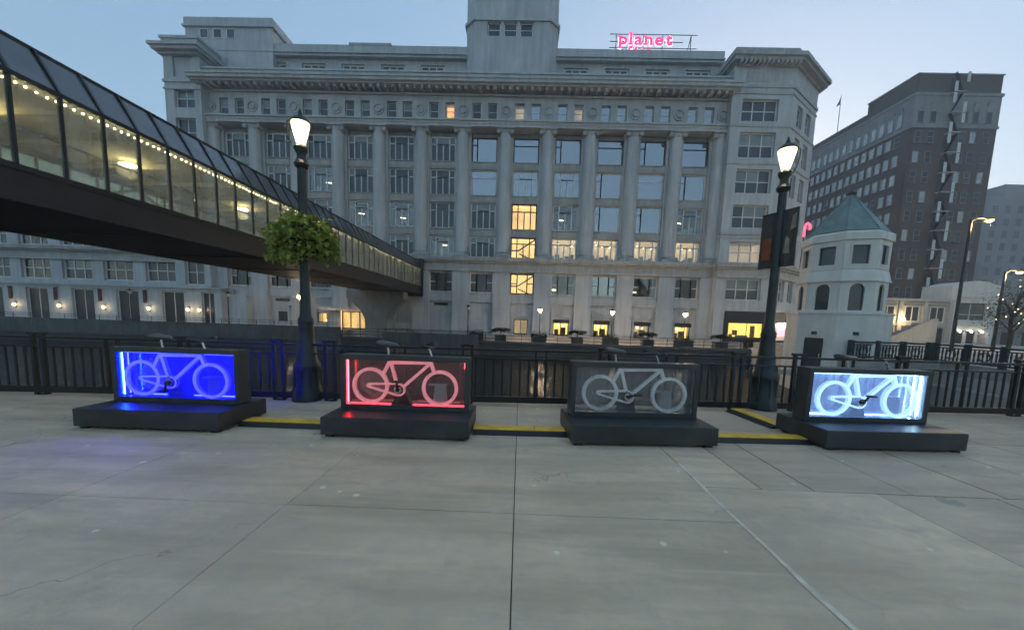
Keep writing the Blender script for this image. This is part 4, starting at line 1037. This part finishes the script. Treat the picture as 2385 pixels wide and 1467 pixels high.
rg = MB(); rg.add([(.0, .03, 7.14), (.0, .97, 7.14), (-.58, .97, 8.14), (-.58, .03, 8.14), (-.03, .03, 7.13), (-.03, .97, 7.13), (-.61, .97, 8.13), (-.61, .03, 8.13)], [(0, 1, 2, 3), (7, 6, 5, 4), (0, 4, 5, 1), (3, 2, 6, 7), (1, 5, 6, 2), (0, 3, 7, 4)])
rgm = rg.mesh('roof_panel', M['roofglass'])
mm_ = MB(); mm_.box(-.06, .03, -.035, .035, 4.98, 7.05); mm_.obox((.02, 0, 7.1), (-.59, 0, 8.2), .07, .07, (0, 1, 0)); mlm = mm_.mesh('mullion', M['mull'])
rgf = MB(); rgf.add([(-v[0], v[1], v[2]) for v in rg.v], [f[::-1] for f in rg.f]); rgfm = rgf.mesh('roof_panel', M['roofglass'])
mf = MB(); mf.add([(-v[0], v[1], v[2]) for v in mm_.v], [f[::-1] for f in mm_.f]); mfm = mf.mesh('mullion', M['mull'])
for i in range(nm):
    y = Y1 - 1 - i
    if y < 6.0: break
    for X, a_, b_, c_ in ((XN, gm, rgm, mlm), (XF, gm, rgfm, mfm)):
        lx = (X - KO.x, y - KO.y, -KO.z)
        put('glass_panel', a_, sk, lx, (0, 0, random.gauss(0, .002))); put('roof_panel', b_, sk, lx, (0, 0, random.gauss(0, .002))); put('mullion', c_, sk, lx)
cv = MB(); cv.box(XN - .04, XN, Y0, 6.0, 5.0, 8.1); cv.box(XF, XF + .04, Y0, 6.0, 5.0, 8.1); kb(cv, 'end_wall', 'roofglass')
bl = MB(); y = 6.3
while y < Y1 - .3:
    bl.ball((XN - .10, y + random.uniform(-.02, .02), 6.94 + random.uniform(-.012, .008)), .026, 6, 4); y += .20
o = kb(bl, 'bulb_string', 'bulb'); o['kind'] = 'stuff'
for i, yy in enumerate((10.5, 14.6, 20.5, 28.0, 34.5, 40.5)):
    b = MB(); b.ball((-15.3, yy, 7.02), .28, 14, 6, .25); kb(b, 'ceiling_lamp', 'tube', smooth=True)
    plamp('ceiling_light', sk, (0, yy - KO.y, 1.75), 38, (1, .78, .40), .25)
for i in range(8):
    b = MB(); ya = 8 + i * 4.8; b.obox((XF + .2, ya, 5.05), (XF + .2, ya + 4.8, 7.0), .10, .10) if i % 2 else b.obox((XF + .2, ya, 7.0), (XF + .2, ya + 4.8, 5.05), .10, .10); kb(b, 'brace', 'mull')
hr = MB(); hr.box(XN - .35, XN - .30, Y0, Y1, 5.95, 6.0); hr.box(XF + .3, XF + .35, Y0, Y1, 5.95, 6.0); kb(hr, 'handrail', 'chrome')
en = MB(); en.box(XN - .3, XN + .22, 45.75, 46.0, 3.75, 8.35); en.box(XF - .2, XN - .3, 45.75, 46.0, 8.2, 8.35); en.box(XF - .2, XN - .3, 45.75, 46.0, 3.75, 4.12); en.box(XF - .2, XF + .3, 45.75, 46, 4.12, 8.2); kb(en, 'portal', 'bronze')
pr = MB(); pr.prism([(-17.8, -3.2), (-15.2, -3.2), (-15.2, .9), (-14.7, 1.9), (-13.35, 3.2), (-13.35, 4.12), (-19.9, 4.12), (-19.9, 3.2), (-18.3, 1.9), (-17.8, .9)], 42.1, 43.9); kb(pr, 'pier', 'pierc', bevel=.05)

# ================================================================== FAR RIVERWALK FURNITURE
def far_lamp(x, z0, lit, label, y=41.5):
    t = thing('riverwalk_lamp', label, 'street lamp', (x, y, z0), 0, 'small lamps along the far riverwalk')
    b = MB(); b.lathe([(.16, 0), (.15, .25), (.08, .4), (.05, .6), (.045, 3.2), (.10, 3.26), (.07, 3.34)], (0, 0, 0), 10); b.link('pole', M['iron'], t, smooth=True)
    g = MB(); g.lathe([(.08, 3.32), (.17, 3.46), (.25, 3.62), (.25, 3.70), (.15, 3.80), (.03, 3.84)], (0, 0, 0), 14); g.link('globe', M['globe_far'] if lit else M['grey_box'], t, smooth=True)
    MB().lathe([(.26, 3.70), (.17, 3.82), (.06, 3.90), (.01, 4.0)], (0, 0, 0), 12).link('cap', M['iron'], t)
    if lit: plamp('globe_light', t, (0, -.3, 3.55), 420, (1, .72, .46), .2)
far_lamp(2.18, -1.12, 1, 'lit globe lamp in front of the stairwell windows')
far_lamp(10.2, -1.12, 1, 'lit globe lamp before the second awninged door from the stairwell')
far_lamp(18.2, -1.12, 1, 'lit globe lamp nearest the black shopfront')
far_lamp(-24.9, -.45, 1, 'lit globe lamp just left of the near lamp pole')
far_lamp(-5.85, -1.12, 0, 'unlit globe lamp right of the skywalk pier')
far_lamp(-33.1, -.45, 0, 'unlit globe lamp beside the right end of the terrace front')
far_lamp(-44.4, -.45, 0, 'unlit globe lamp among the dark terrace doors')

def planter(x, w_, label, shrub, seed):
    t = thing('planter', label, 'planter', (x, 41.4, -1.12), 0, 'planters along the far quay')
    b = MB(); b.box(-w_, w_, -.4, .4, 0, .62); b.box(-w_ - .05, w_ + .05, -.45, .45, .62, .72); b.link('tub', M['planter'], t, bevel=.02)
    rnd = random.Random(seed); m = MB(); pts = []
    for i in range(700 if shrub else 300):
        if shrub:
            a = rnd.uniform(0, 6.28); rr = rnd.random() ** .6; lean = rnd.uniform(-.1, .1)
            pts.append((1.05 * rr * math.cos(a), .6 * rr * math.sin(a), 1.18 + .32 * rnd.random() * (1 - rr * .6) + .10 * math.sin(3 * a + seed)))
        else: pts.append((rnd.uniform(-w_, w_), rnd.uniform(-.35, .35), .72 + rnd.random() * (.15 + .35 * (rnd.random() < .3))))
    leaf_cloud(m, pts, rnd, .10, .26, 0)
    o = m.link('foliage', M['leaf_d'], t); o['kind'] = 'stuff'
    if shrub: MB().tube([(0, 0, .6), (.05, 0, .9), (-.05, .05, 1.25)], [.07, .06, .03], 7).link('trunk', M['bark'], t)
planter(-2.15, .62, 'planter with a flat-topped juniper left of the stairwell door', 1, 1)
planter(6.4, .62, 'planter with a flat-topped juniper right of the first awninged door', 1, 2)
planter(14.2, .62, 'planter with a flat-topped juniper before the third awninged door', 1, 3)
planter(22.2, .70, 'planter with a dense juniper at the left edge of the black shopfront', 1, 4)
planter(-4.85, .75, 'low planter at the foot of the unlit lamp by the pier', 0, 5)
planter(2.15, .85, 'low planter at the foot of the lamp before the stairwell', 0, 6)
planter(10.1, .85, 'low planter at the foot of the lamp by the second awninged door', 0, 7)
planter(18.2, .95, 'low planter at the foot of the lamp nearest the black shopfront', 0, 8)
planter(26.6, 1.6, 'long leafy planter in front of the yellow shop window', 0, 9)
fr_ = thing('quay_railing', 'low thin metal railing along the edge of the far quay', 'railing', (0, 40.9, -1.12))
for z in (.95, .62, .30): MB().box(-20, 42, -.02, .02, z, z + .045).link('rail', M['iron'], fr_)
pq = MB().box(-.03, .03, -.03, .03, 0, .97).mesh('post', M['iron'])
for i in range(32): put('post', pq, fr_, (-19.8 + i * 2.0, 0, 0))
fr_ = thing('terrace_railing', 'thin metal railing on the parapet below the white terrace front', 'railing', (0, 40.9, -.1))
for z in (.50, .28): MB().box(-80, -20.2, -.015, .015, z, z + .035).link('rail', M['iron'], fr_)
pq = MB().box(-.02, .02, -.02, .02, 0, .53).mesh('post', M['iron'])
for i in range(30): put('post', pq, fr_, (-79.5 + i * 2.0, 0, 0))
# steps and ramp walls below the skywalk pier
rw = thing('ramp_wall', 'dark stepped ramp wall beside the skywalk pier', 'wall', (-17, 40.6, -3.2))
for k_, (x0, x1, z) in enumerate(((-23.5, -19.5, 2.45), (-14.9, -4.5, 2.75))):
    MB().box(x0 + 17, x1 + 17, -.6 - .1 * k_, -.35, 0, z).link('wall_panel', M['quay'], rw)
for z in (2.95, 3.15): MB().box(2.2, 12.6, -.55, -.5, z, z + .04).link('rail', M['iron'], rw)
for i in range(5): MB().box(2.3 + i * 2.4, 2.36 + i * 2.4, -.56, -.5, 2.75, 3.18).link('post', M['iron'], rw)
cs = thing('round_sign', 'round white lit sign hanging at the corner of the pale building', 'sign', (31.9, 44.9, 1.85))
MB().ring(0, .38, .001, .36, -.06, .06, 28).link('sign_face', M['bulb_w'], cs); MB().ring(0, .38, .36, .40, -.08, .08, 28).link('rim', M['iron'], cs)
MB().tube([(0, 0, .76), (0, 0, 1.2), (0, 1.6, 1.2)], .03, 6).link('bracket', M['iron'], cs)
vb = thing('street_pole', 'dark pole with a long vertical banner at the corner of the pale building', 'pole', (32.9, 44.2, -.6))
MB().tube([(0, 0, 0), (0, 0, 6.6)], .05, 8).link('pole', M['iron'], vb); MB().box(.02, .62, -.01, .01, 2.9, 6.1).link('banner', M['banner'], vb)
for z in (2.9, 6.1): MB().box(0, .66, -.02, .02, z, z + .05).link('arm', M['iron'], vb)

# ================================================================== BRIDGE-TENDER TOWER
def tender():
    cx, cy = 21.0, 25.2; zb = -3.2
    t = thing('bridge_house', 'white octagonal bridge house with a green copper tent roof', 'building', (cx, cy, zb))
    A0 = math.atan2(-cy, -cx)                      # a corner faces the plaza
    def L(pr, n=8): return MB().lathe([(r, z - zb) for r, z in pr], (0, 0, 0), n, A0)
    L([(2.68, -3.2), (2.68, 2.42), (2.74, 2.44), (2.74, 2.56), (2.25, 2.60)]).link('base', M['tower'], t)
    def ringwall(r, z0, z1, wins, ww, name, arch=False):
        """eight wall panels, each with an opening; returns nothing"""
        for k in range(8):
            a0 = A0 + k * math.pi / 4; a1 = a0 + math.pi / 4
            p0 = Vector((r * math.cos(a0), r * math.sin(a0))); p1 = Vector((r * math.cos(a1), r * math.sin(a1)))
            mid = (p0 + p1) / 2; nr = mid.normalized(); ax = (p1 - p0).normalized(); Lh = (p1 - p0).length / 2
            rz = math.atan2(ax.y, ax.x)
            b = MB(); h = z1 - z0; wz0, wz1 = wins; g = .012
            b.box(-Lh + g, -ww / 2, 0, .25, 0, h); b.box(ww / 2, Lh - g, 0, .25, 0, h); b.box(-ww / 2, ww / 2, 0, .25, 0, wz0)
            if arch:
                top = wz1 - ww / 2; pts = [(-ww / 2, h), (-ww / 2, top)] + [(-ww / 2 * math.cos(math.pi * i / 10), top + ww / 2 * math.sin(math.pi * i / 10)) for i in range(1, 10)] + [(ww / 2, top), (ww / 2, h)]
                b.prism(pts, 0, .25)
            else: b.box(-ww / 2, ww / 2, 0, .25, wz1, h)
            po = b.link('wall_panel', M['tower'], t, (mid.x, mid.y, z0 - zb), (0, 0, rz))
            w_ = MB()
            if arch:
                top = wz1 - ww / 2
                w_.box(-ww / 2, -ww / 2 + .05, .12, .2, wz0, top); w_.box(ww / 2 - .05, ww / 2, .12, .2, wz0, top); w_.ring(0, top, ww / 2 - .05, ww / 2, .12, .2, 14, 0, 180); w_.box(-ww / 2, ww / 2, .12, .2, wz0, wz0 + .05)
            else:
                w_.box(-ww / 2, -ww / 2 + .05, .12, .2, wz0, wz1); w_.box(ww / 2 - .05, ww / 2, .12, .2, wz0, wz1); w_.box(-ww / 2, ww / 2, .12, .2, wz0, wz0 + .05); w_.box(-ww / 2, ww / 2, .12, .2, wz1 - .05, wz1)
                b2 = MB()
                for (xa, xb, za, zb_) in ((-ww / 2 - .1, -ww / 2, wz0 - .1, wz1 + .1), (ww / 2, ww / 2 + .1, wz0 - .1, wz1 + .1), (-ww / 2, ww / 2, wz1, wz1 + .1), (-ww / 2, ww / 2, wz0 - .1, wz0)): b2.box(xa, xb, -.03, 0, za, zb_)
                b2.link('surround', M['tower'], po)
            w_.link('window', M['frame_d'], po)
            pn = MB()
            if arch: pn.prism([(-ww / 2, wz0), (ww / 2, wz0), (ww / 2, wz1 - ww / 2)] + [(ww / 2 * math.cos(math.pi * i / 10), wz1 - ww / 2 + ww / 2 * math.sin(math.pi * i / 10)) for i in range(1, 10)] + [(-ww / 2, wz1 - ww / 2)], .15, .17)
            else: pn.box(-ww / 2, ww / 2, .15, .17, wz0, wz1)
            pn.link('pane', M['pane'], po)
    ringwall(2.28, 2.60, 4.45, (.10, 1.72), .74, 'l', True)
    L([(2.40, 4.45), (2.40, 4.55), (2.36, 4.57), (2.22, 5.15), (2.14, 5.2)]).link('waist', M['tower'], t)
    ringwall(2.20, 5.20, 6.90, (.30, 1.42), .86, 'u')
    L([(2.20, 6.90), (2.31, 6.95), (2.31, 7.34), (2.24, 7.44), (2.06, 7.50)]).link('cornice', M['tower'], t)
    rf = L([(2.06, 7.50), (2.10, 7.56), (2.05, 7.60), (.17, 10.05), (.15, 10.12)])
    ro = rf.link('roof', M['copper'], t)
    for k in range(8):
        a = A0 + k * math.pi / 4
        MB().tube([(2.06 * math.cos(a), 2.06 * math.sin(a), 7.60 - zb), (.17 * math.cos(a), .17 * math.sin(a), 10.06 - zb)], .03, 6).link('ridge_roll', M['copper'], ro)
    L([(.24, 10.10), (.28, 10.16), (.25, 10.22), (.10, 10.34), (.02, 10.38)], 12).link('cap', M['planter'], ro)
    # door on the face left of the near corner
    a0 = A0 - math.pi / 4; p = Vector((2.68 * math.cos(a0 + math.pi / 8) * math.cos(math.pi / 8), 2.68 * math.sin(a0 + math.pi / 8) * math.cos(math.pi / 8)))
    rz = math.atan2(p.y, p.x) + math.pi / 2
    d = MB(); d.box(-.50, .50, -.06, .02, -1.25 - zb, .93 - zb); do = d.link('door', M['pane_dk'], t, (p.x, p.y, 0), (0, 0, rz)); MB().box(.38, .44, -.12, -.06, -.35 - zb, -.05 - zb).link('handle', M['chrome'], do)
    MB().box(-.12, .12, -.14, 0, 1.15 - zb, 1.35 - zb).link('door_lamp', M['planter'], t, (p.x, p.y, 0), (0, 0, rz))
    MB().box(-1.3, 1.3, -1.1, -.07, -1.55 - zb, -1.25 - zb).link('landing', M['walk'], t, (p.x, p.y, 0), (0, 0, rz))
    MB().box(-.12, .12, -.12, 0, 1.2 - zb, 1.4 - zb).link('wall_plate', M['planter'], t, (2.48 * math.cos(A0 + .40), 2.48 * math.sin(A0 + .40), 0), (0, 0, A0 + math.pi / 8 + math.pi / 2))
tender()
# red neon crook behind the copper roof
nk = thing('neon_sign', 'red neon tube bent like a crook behind the copper tent roof', 'sign', (40.25, 55, -.1))
MB().tube([(-.32, 0, 14.3), (-.32, 0, 15.6), (-.22, 0, 16.0), (.05, 0, 16.2), (.32, 0, 16.05), (.42, 0, 15.7), (.40, 0, 15.3)], .12, 8).link('neon_tube', M['neon_red'], nk, smooth=True)
MB().tube([(-.32, .14, 0), (-.32, .14, 15.2)], .10, 8).link('mast', M['iron'], nk)
# green balustrade beside the bridge house
def balustrade(x0, y0, x1, y1, label):
    d = Vector((x1 - x0, y1 - y0, 0)); L = d.length
    t = thing('balustrade', label, 'balustrade', (x0, y0, -.24), math.atan2(d.y, d.x), 'dark green balustrades beside the bridge house')
    for za, zb, hw in ((1.0, 1.10, .09), (.86, .92, .04), (.10, .18, .05)): MB().box(0, L, -hw, hw, za, zb).link('rail', M['railgreen'], t)
    n = max(2, round(L / 1.5)); pmsh = cached('bpost', lambda: MB().box(-.10, .10, -.12, .12, 0, 1.16).mesh('post', M['railgreen']))
    for i in range(n + 1): put('post', pmsh, t, (L * i / n, 0, 0))
    bm_ = cached('bbal', lambda: MB().lathe([(.03, .18), (.05, .3), (.028, .45), (.05, .66), (.03, .86)], (0, 0, 0), 8).mesh('baluster', M['railgreen']))
    k = int(L / .19)
    for i in range(1, k): put('baluster', bm_, t, (L * i / k, 0, 0))
    pn = cached('bpan', lambda: MB().ring(0, .52, .22, .27, -.02, .02, 18).mesh('scroll', M['railgreen']))
    for i in range(n): put('scroll', pn, t, (L * (i + .5) / n, 0, 0))
balustrade(19.9, 22.6, 24.5, 22.6, 'dark green balustrade running right from the bridge house')
balustrade(24.9, 22.6, 24.9, 10.0, 'dark green balustrade coming forward at the right edge')

# ================================================================== BRICK TOWER BLOCK
HO = Vector((69.2, 78, -.62))
ht = thing('brick_hotel', 'tall brown brick block with white-blinded windows and a fire escape', 'building', HO)
def hb_(mb, name, mat, **k): return mb.link(name, M[mat], ht, off=HO, **k)
X0, X1, Y0b, Y1b = 62.5, 76.0, 65.0, 128.0
b = MB(); b.box(X0, X1, Y0b, Y1b, -.62, 39.2); b.box(X0 + .1, X1 - .1, Y0b + .1, Y0b + 8.7, 39.2, 42.25); b.box(X0 + .1, X1 - .1, Y0b + 8.7, Y1b, 39.2, 40.35); hb_(b, 'wall', 'brick')
b = MB(); b.box(X0 - .18, X1 + .18, Y0b - .18, Y1b, 39.0, 39.45); hb_(b, 'belt_course', 'belt')
b = MB(); b.box(X0 - .15, X1 + .15, Y0b - .15, Y1b, 34.1, 34.5); hb_(b, 'belt_course', 'belt')
b = MB(); b.box(X0 - .02, X1 + .02, Y0b - .02, Y0b + 8.8, 42.25, 42.45); b.box(X0, X1, Y0b + 8.8, Y1b, 40.35, 40.5); hb_(b, 'coping', 'belt')
b = MB(); b.box(X0 - .06, X0, Y0b, Y1b, 34.5, 39.0); b.box(X0 - .06, X1, Y0b - .06, Y0b, 34.5, 39.0); hb_(b, 'arcade_band', 'belt')
def fw(pm_n):
    def mk():
        q = MB(); q.box(-.06, 0, -.50, -.42, 0, 1.75); q.box(-.06, 0, .42, .50, 0, 1.75); q.box(-.06, 0, -.42, .42, 1.67, 1.75); q.box(-.14, 0, -.56, .56, -.10, 0); q.box(-.05, 0, -.42, .42, .82, .90); return q.mesh('window', M['belt'])
    return cached('fw', mk)
fpane = MB().box(-.03, 0, -.42, .42, 0, 1.67).mesh('pane', M['pane_far']); dpane = MB().box(-.03, 0, -.42, .42, 0, 1.67).mesh('pane', M['pane_dk'])
rows = [31.9 - 3.12 * i for i in range(9)]
for j in range(24):
    y = Y0b + 2.15 + j * 1.52
    for i, z in enumerate(rows):
        o = put('window', fw(0), ht, (X0 - HO.x, y - HO.y, z - HO.z)); put('pane', fpane if (j * 7 + i * 3) % 23 else dpane, o)
def arched():
    q = MB()
    for k in range(10):
        a0, a1 = math.pi * k / 10, math.pi * (k + 1) / 10
        c0, s0, c1, s1 = math.cos(a0), math.sin(a0), math.cos(a1), math.sin(a1)
        q.add([(-.10, .55 * c0, 2.4 + .9 * s0), (-.10, .55 * c1, 2.4 + .9 * s1), (-.10, 0, 2.4), (0, .55 * c0, 2.4 + .9 * s0), (0, .55 * c1, 2.4 + .9 * s1), (0, 0, 2.4)], [(0, 1, 2), (5, 4, 3), (0, 3, 4, 1)])
    q.box(-.06, 0, -.50, -.42, 0, 2.1); q.box(-.06, 0, .42, .50, 0, 2.1); q.box(-.14, 0, -.56, .56, -.1, 0); return q.mesh('window', M['belt'])
apane = MB().box(-.03, 0, -.42, .42, 0, 2.05).mesh('pane', M['pane_far'])
for j in range(24):
    o = put('window', cached('ar', arched), ht, (X0 - .06 - HO.x, Y0b + 2.15 + j * 1.52 - HO.y, 34.95 - HO.z)); put('pane', apane, o)
R90 = (0, 0, RD(90))
for x, pn in ((63.6, 0), (65.6, 0), (70.6, 0), (72.3, 0), (74.4, 0)):
    for i, z in enumerate(rows):
        o = put('window', fw(0), ht, (x - HO.x, Y0b - HO.y, z - HO.z), R90); put('pane', dpane if (i + int(x)) % 4 else fpane, o)
    o = put('window', cached('ar', arched), ht, (x - HO.x, Y0b - .06 - HO.y, 34.95 - HO.z), R90); put('pane', dpane, o)
for i in range(13):
    z = 2.6 + 3.05 * i; s = 1 if i % 2 else -1
    hb_(MB().box(67.6, 69.4, Y0b - 1.0, Y0b - .02, z, z + .08), 'escape_landing', 'white_paint')
    for xx in (67.62, 69.36):
        hb_(MB().box(xx - .24, xx + .24, Y0b - 1.02, Y0b - .98, z + (.0 if (xx < 68) == (i % 2 == 0) else 1.4), z + (1.5 if (xx < 68) == (i % 2 == 0) else 2.9)), 'escape_screen', 'white_paint')
    hb_(MB().obox((68.5 - s * .7, Y0b - .5, z), (68.5 + s * .7, Y0b - .5, z + 3.05), .05, .4, (0, 1, 0)), 'escape_flight', 'iron')
for i in range(13): hb_(MB().box(67.8, 69.2, Y0b - .03, Y0b - .005, 3.2 + 3.05 * i, 4.9 + 3.05 * i), 'escape_door', 'pane_dk')
fp = thing('flagpole', 'thin roof flagpole with a hanging dark flag on the brick block', 'flagpole', (70.2, 90, 40.5))
MB().tube([(0, 0, 0), (0, 0, 12.6)], [.10, .05], 8).link('pole', M['belt'], fp); MB().prism([(-.9, 10.1), (-.1, 10.6), (-.1, 12.2), (-.3, 11.4)], -.02, .02).link('flag', M['flag'], fp)

# ================================================================== LOW BUILDINGS AND FAR BLOCKS ON THE RIGHT
lo = thing('low_shop', 'low cream two-storey building at the foot of the brick block', 'building', (56, 55.5, -.62)); LO = Vector((56, 55.5, -.62))
b = MB(); b.box(50.4, 61.5, 54.5, 59, -.62, 5.6); b.box(50.2, 61.55, 54.2, 59, 5.6, 5.95); b.box(50.3, 61.5, 54.35, 54.5, 2.1, 2.4)
for x in (50.6, 54.2, 57.6, 61.2): b.box(x - .28, x + .28, 54.3, 54.5, -.62, 5.6)
b.link('wall', M['cream'], lo, off=LO)
for x in (52.4, 55.9, 59.4):
    window(lo, LO, x, 54.43, 2.7, 4.9, 2.1, DOUBLE, 0, 'pane_dk', 'frame_w', .12, .12); MB().box(x - 1.25, x + 1.25, 54.2, 54.5, 5.0, 5.18).link('lintel', M['belt'], lo, off=LO)
    window(lo, LO, x, 54.43, -.55, 1.9, 2.3, DOUBLE, 0, 'pane_dk', 'frame_d', .1, .12, name='shop_door')
b = MB(); b.ball((54.3, 53.9, 2.95), .20); b.link('wall_lamp', M['bulb'], lo, off=LO); plamp('lamp_glow', lo, (54.3 - LO.x, 53.5 - LO.y, 3.05 - LO.z), 90, (1, .72, .38), .2)
st_ = thing('stone_stair', 'pale stone stair block rising in front of the low cream building', 'stair', (48.6, 48, -.62))
for i in range(8): MB().box(-2.4 + i * .6, -2.4 + (i + 1) * .6 - .01, -1, 1, 0, .8 + i * .32).link('step', M['belt'], st_)
MB().prism([(-2.7, .1), (2.7, .1), (2.7, 3.6), (2.2, 3.6), (-2.7, 1.1)], -1.25, -1.0).link('stair_wall', M['cream'], st_)
ar = thing('theatre_front', 'pale shop building with a segmental arched window and curved parapet', 'building', (65.5, 56, -.62)); AO = Vector((65.5, 56, -.62))
top = [(61.6, 8.0)] + [(61.6 + 7.2 * i / 12, 8.0 + .75 * math.sin(math.pi * i / 12)) for i in range(1, 12)] + [(68.8, 8.0)]
b = MB(); b.prism([(61.6, -.62), (62.4, -.62), (62.4, 8.05), (61.6, 8.0)], 55, 59); b.prism([(67.2, -.62), (68.8, -.62), (68.8, 8.0), (67.2, 8.45)], 55, 59)
b.prism([(62.4, 5.6), (67.2, 5.6), (67.2, 8.45)] + [p for p in reversed(top) if 62.4 < p[0] < 67.2] + [(62.4, 8.05)], 55, 59); b.box(62.4, 67.2, 55, 59, 1.6, 3.2); b.box(62.2, 67.4, 54.6, 55.0, 2.4, 2.75); b.box(62.3, 67.0, 54.85, 55, 6.4, 6.55)
b.link('wall', M['tower'], ar, off=AO)
awn = [(62.7, 3.2), (66.9, 3.2), (66.9, 4.9)] + [(64.8 + 2.1 * math.cos(math.pi * i / 10), 4.9 + .65 * math.sin(math.pi * i / 10)) for i in range(1, 10)] + [(62.7, 4.9)]
MB().prism(awn, 55.3, 55.36).link('arched_pane', M['pane'], ar, off=AO)
b = MB(); b.box(64.75, 64.85, 55.2, 55.3, 3.2, 5.5); b.box(62.7, 66.9, 55.2, 55.3, 3.9, 4.0); b.box(62.4, 62.7, 55.1, 55.4, 3.2, 5.6); b.box(66.9, 67.2, 55.1, 55.4, 3.2, 5.6); b.link('window_frame', M['frame_w'], ar, off=AO)
for x in (62.6, 64.2, 65.8, 67.4): MB().lathe([(.2, 0), (.17, 2.1)], (x - AO.x, 54.9 - AO.y, 0), 12).link('column', M['tower'], ar)
b = MB(); b.box(62.2, 68.8, 56.2, 56.3, -.6, 1.6); b.link('entrance_recess', M['pane_dk'], ar, off=AO)
for x in (63.3, 64.9, 66.4): MB().ball((x - AO.x, 54.7 - AO.y, 1.5 - AO.z), .12).link('soffit_lamp', M['bulb_w'], ar)
nb = thing('grey_annex', 'dim grey building right of the arched-window shop', 'building', (74, 57, -.62))
b = MB(); b.box(-5.1, 12, -1.5, 6, 0, 5.2); b.box(-5.1, 12, -1.9, -1.5, 2.4, 3.6); b.box(-4.4, 12, -1.5, 6, 5.2, 7.4); b.link('wall', M['belt'], nb)
for x in (-3, 0, 3, 6): MB().box(x - .9, x + .9, -1.55, -1.49, .3, 2.2).link('window', M['pane_dk'], nb)
fb = thing('distant_block', 'hazy blue-grey flat-roofed block far off at the right edge', 'building', (150, 112, -.62))
b = MB(); b.box(-21.5, 30, -2, 30, 0, 39.8); b.box(-16.6, 30, -2, 30, 39.8, 42.9); b.link('wall', M['concrete_far'], fb)
for i in range(7):
    for j in range(9): MB().box(-19 + i * 3.4, -17.6 + i * 3.4, -2.05, -1.99, 8 + j * 3.4, 10 + j * 3.4).link('window', M['pane'], fb)
# street lamps and a lit tree by the right edge
def cobra(x, y, label, arm=1.6, h=11.8):
    t = thing('roadway_lamp', label, 'street lamp', (x, y, -.24), 0, 'tall roadway lamps on the right')
    MB().tube([(0, 0, 0), (0, 0, .9), (0, 0, h * .6), (0, 0, h)], [.17, .15, .12, .085], 10).link('pole', M['iron'], t, smooth=True)
    MB().tube([(0, 0, h - .2), (arm * .35, 0, h + .12), (arm * .8, 0, h + .1)], .05, 8).link('arm', M['iron'], t, smooth=True)
    MB().ball((arm, 0, h + .05), .32, 12, 6, .35).link('head', M['iron'], t, smooth=True); MB().ball((arm, 0, h - .08), .26, 12, 6, .4).link('lens', M['globe_far'], t, smooth=True)
    plamp('roadway_light', t, (arm, 0, h - .4), 500, (1, .68, .30), .2)
cobra(39.95, 35, 'tall roadway lamp before the brick block, its amber head glowing')
cobra(47.4, 38, 'roadway lamp at the right edge behind the lit tree', 1.4, 7.8)
def lit_tree():
    rnd = random.Random(11)
    t = thing('lit_tree', 'small bare-looking dark tree hung with a few amber lights at the right edge', 'tree', (39.2, 30.5, -.24))
    MB().tube([(0, 0, 0), (.1, 0, 1.6), (0, .1, 2.8), (.25, 0, 4.2)], [.17, .13, .10, .04], 8).link('trunk', M['bark'], t, smooth=True)
    lb = MB(); ends = []
    for k in range(9):
        a = k * 2.4; z = 1.7 + .28 * k; e = (1.5 * math.cos(a) * (1 - .05 * k), 1.5 * math.sin(a) * (1 - .05 * k), z + 1.5 + .5 * rnd.random()); ends.append(e)
        lb.tube([(0.05, 0, z), (e[0] * .5, e[1] * .5, z + .9), e], [.06, .04, .012], 6)
    lb.link('limb', M['bark'], t)
    m = MB(); pts = []
    for e in ends:
        for _ in range(260):
            v = Vector((rnd.gauss(0, .5), rnd.gauss(0, .5), rnd.gauss(0, .45))); pts.append(Vector(e) * rnd.uniform(.6, 1.0) + v)
    leaf_cloud(m, pts, rnd, .07, .17, .2); o = m.link('crown', M['leaf_t'], t); o['kind'] = 'stuff'
    bb = MB()
    for e in ends:
        for i in range(2):
            f_ = .45 + .5 * i; bb.ball((e[0] * f_ + rnd.gauss(0, .08), e[1] * f_ + rnd.gauss(0, .08), 2.0 + (e[2] - 2.0) * f_ + rnd.gauss(0, .06)), .035, 6, 4)
    o = bb.link('string_lights', M['sconce'], t); o['kind'] = 'stuff'
lit_tree()

# ================================================================== HAZE ADDED TO IMITATE LENS VEIL AND SOFTEN DISTANCE
hz_ = MB(); hz_.box(-170, 190, -80, 170, -4.2, 54)
hm, ht_, hb2, ho2 = new_mat('added_haze'); ht_.nodes.remove(hb2)
pv = N(ht_, 'ShaderNodeVolumePrincipled'); pv.inputs['Color'].default_value = (.80, .88, 1.0, 1); pv.inputs['Density'].default_value = .0016; pv.inputs['Anisotropy'].default_value = .55
ht_.links.new(pv.outputs[0], ho2.inputs['Volume'])
try: hm.cycles.homogeneous_volume = True; hm.cycles.volume_sampling = 'DISTANCE'
except Exception: pass
tag(hz_.link('haze', hm), kind='stuff')
SC.cycles.volume_bounces = 0
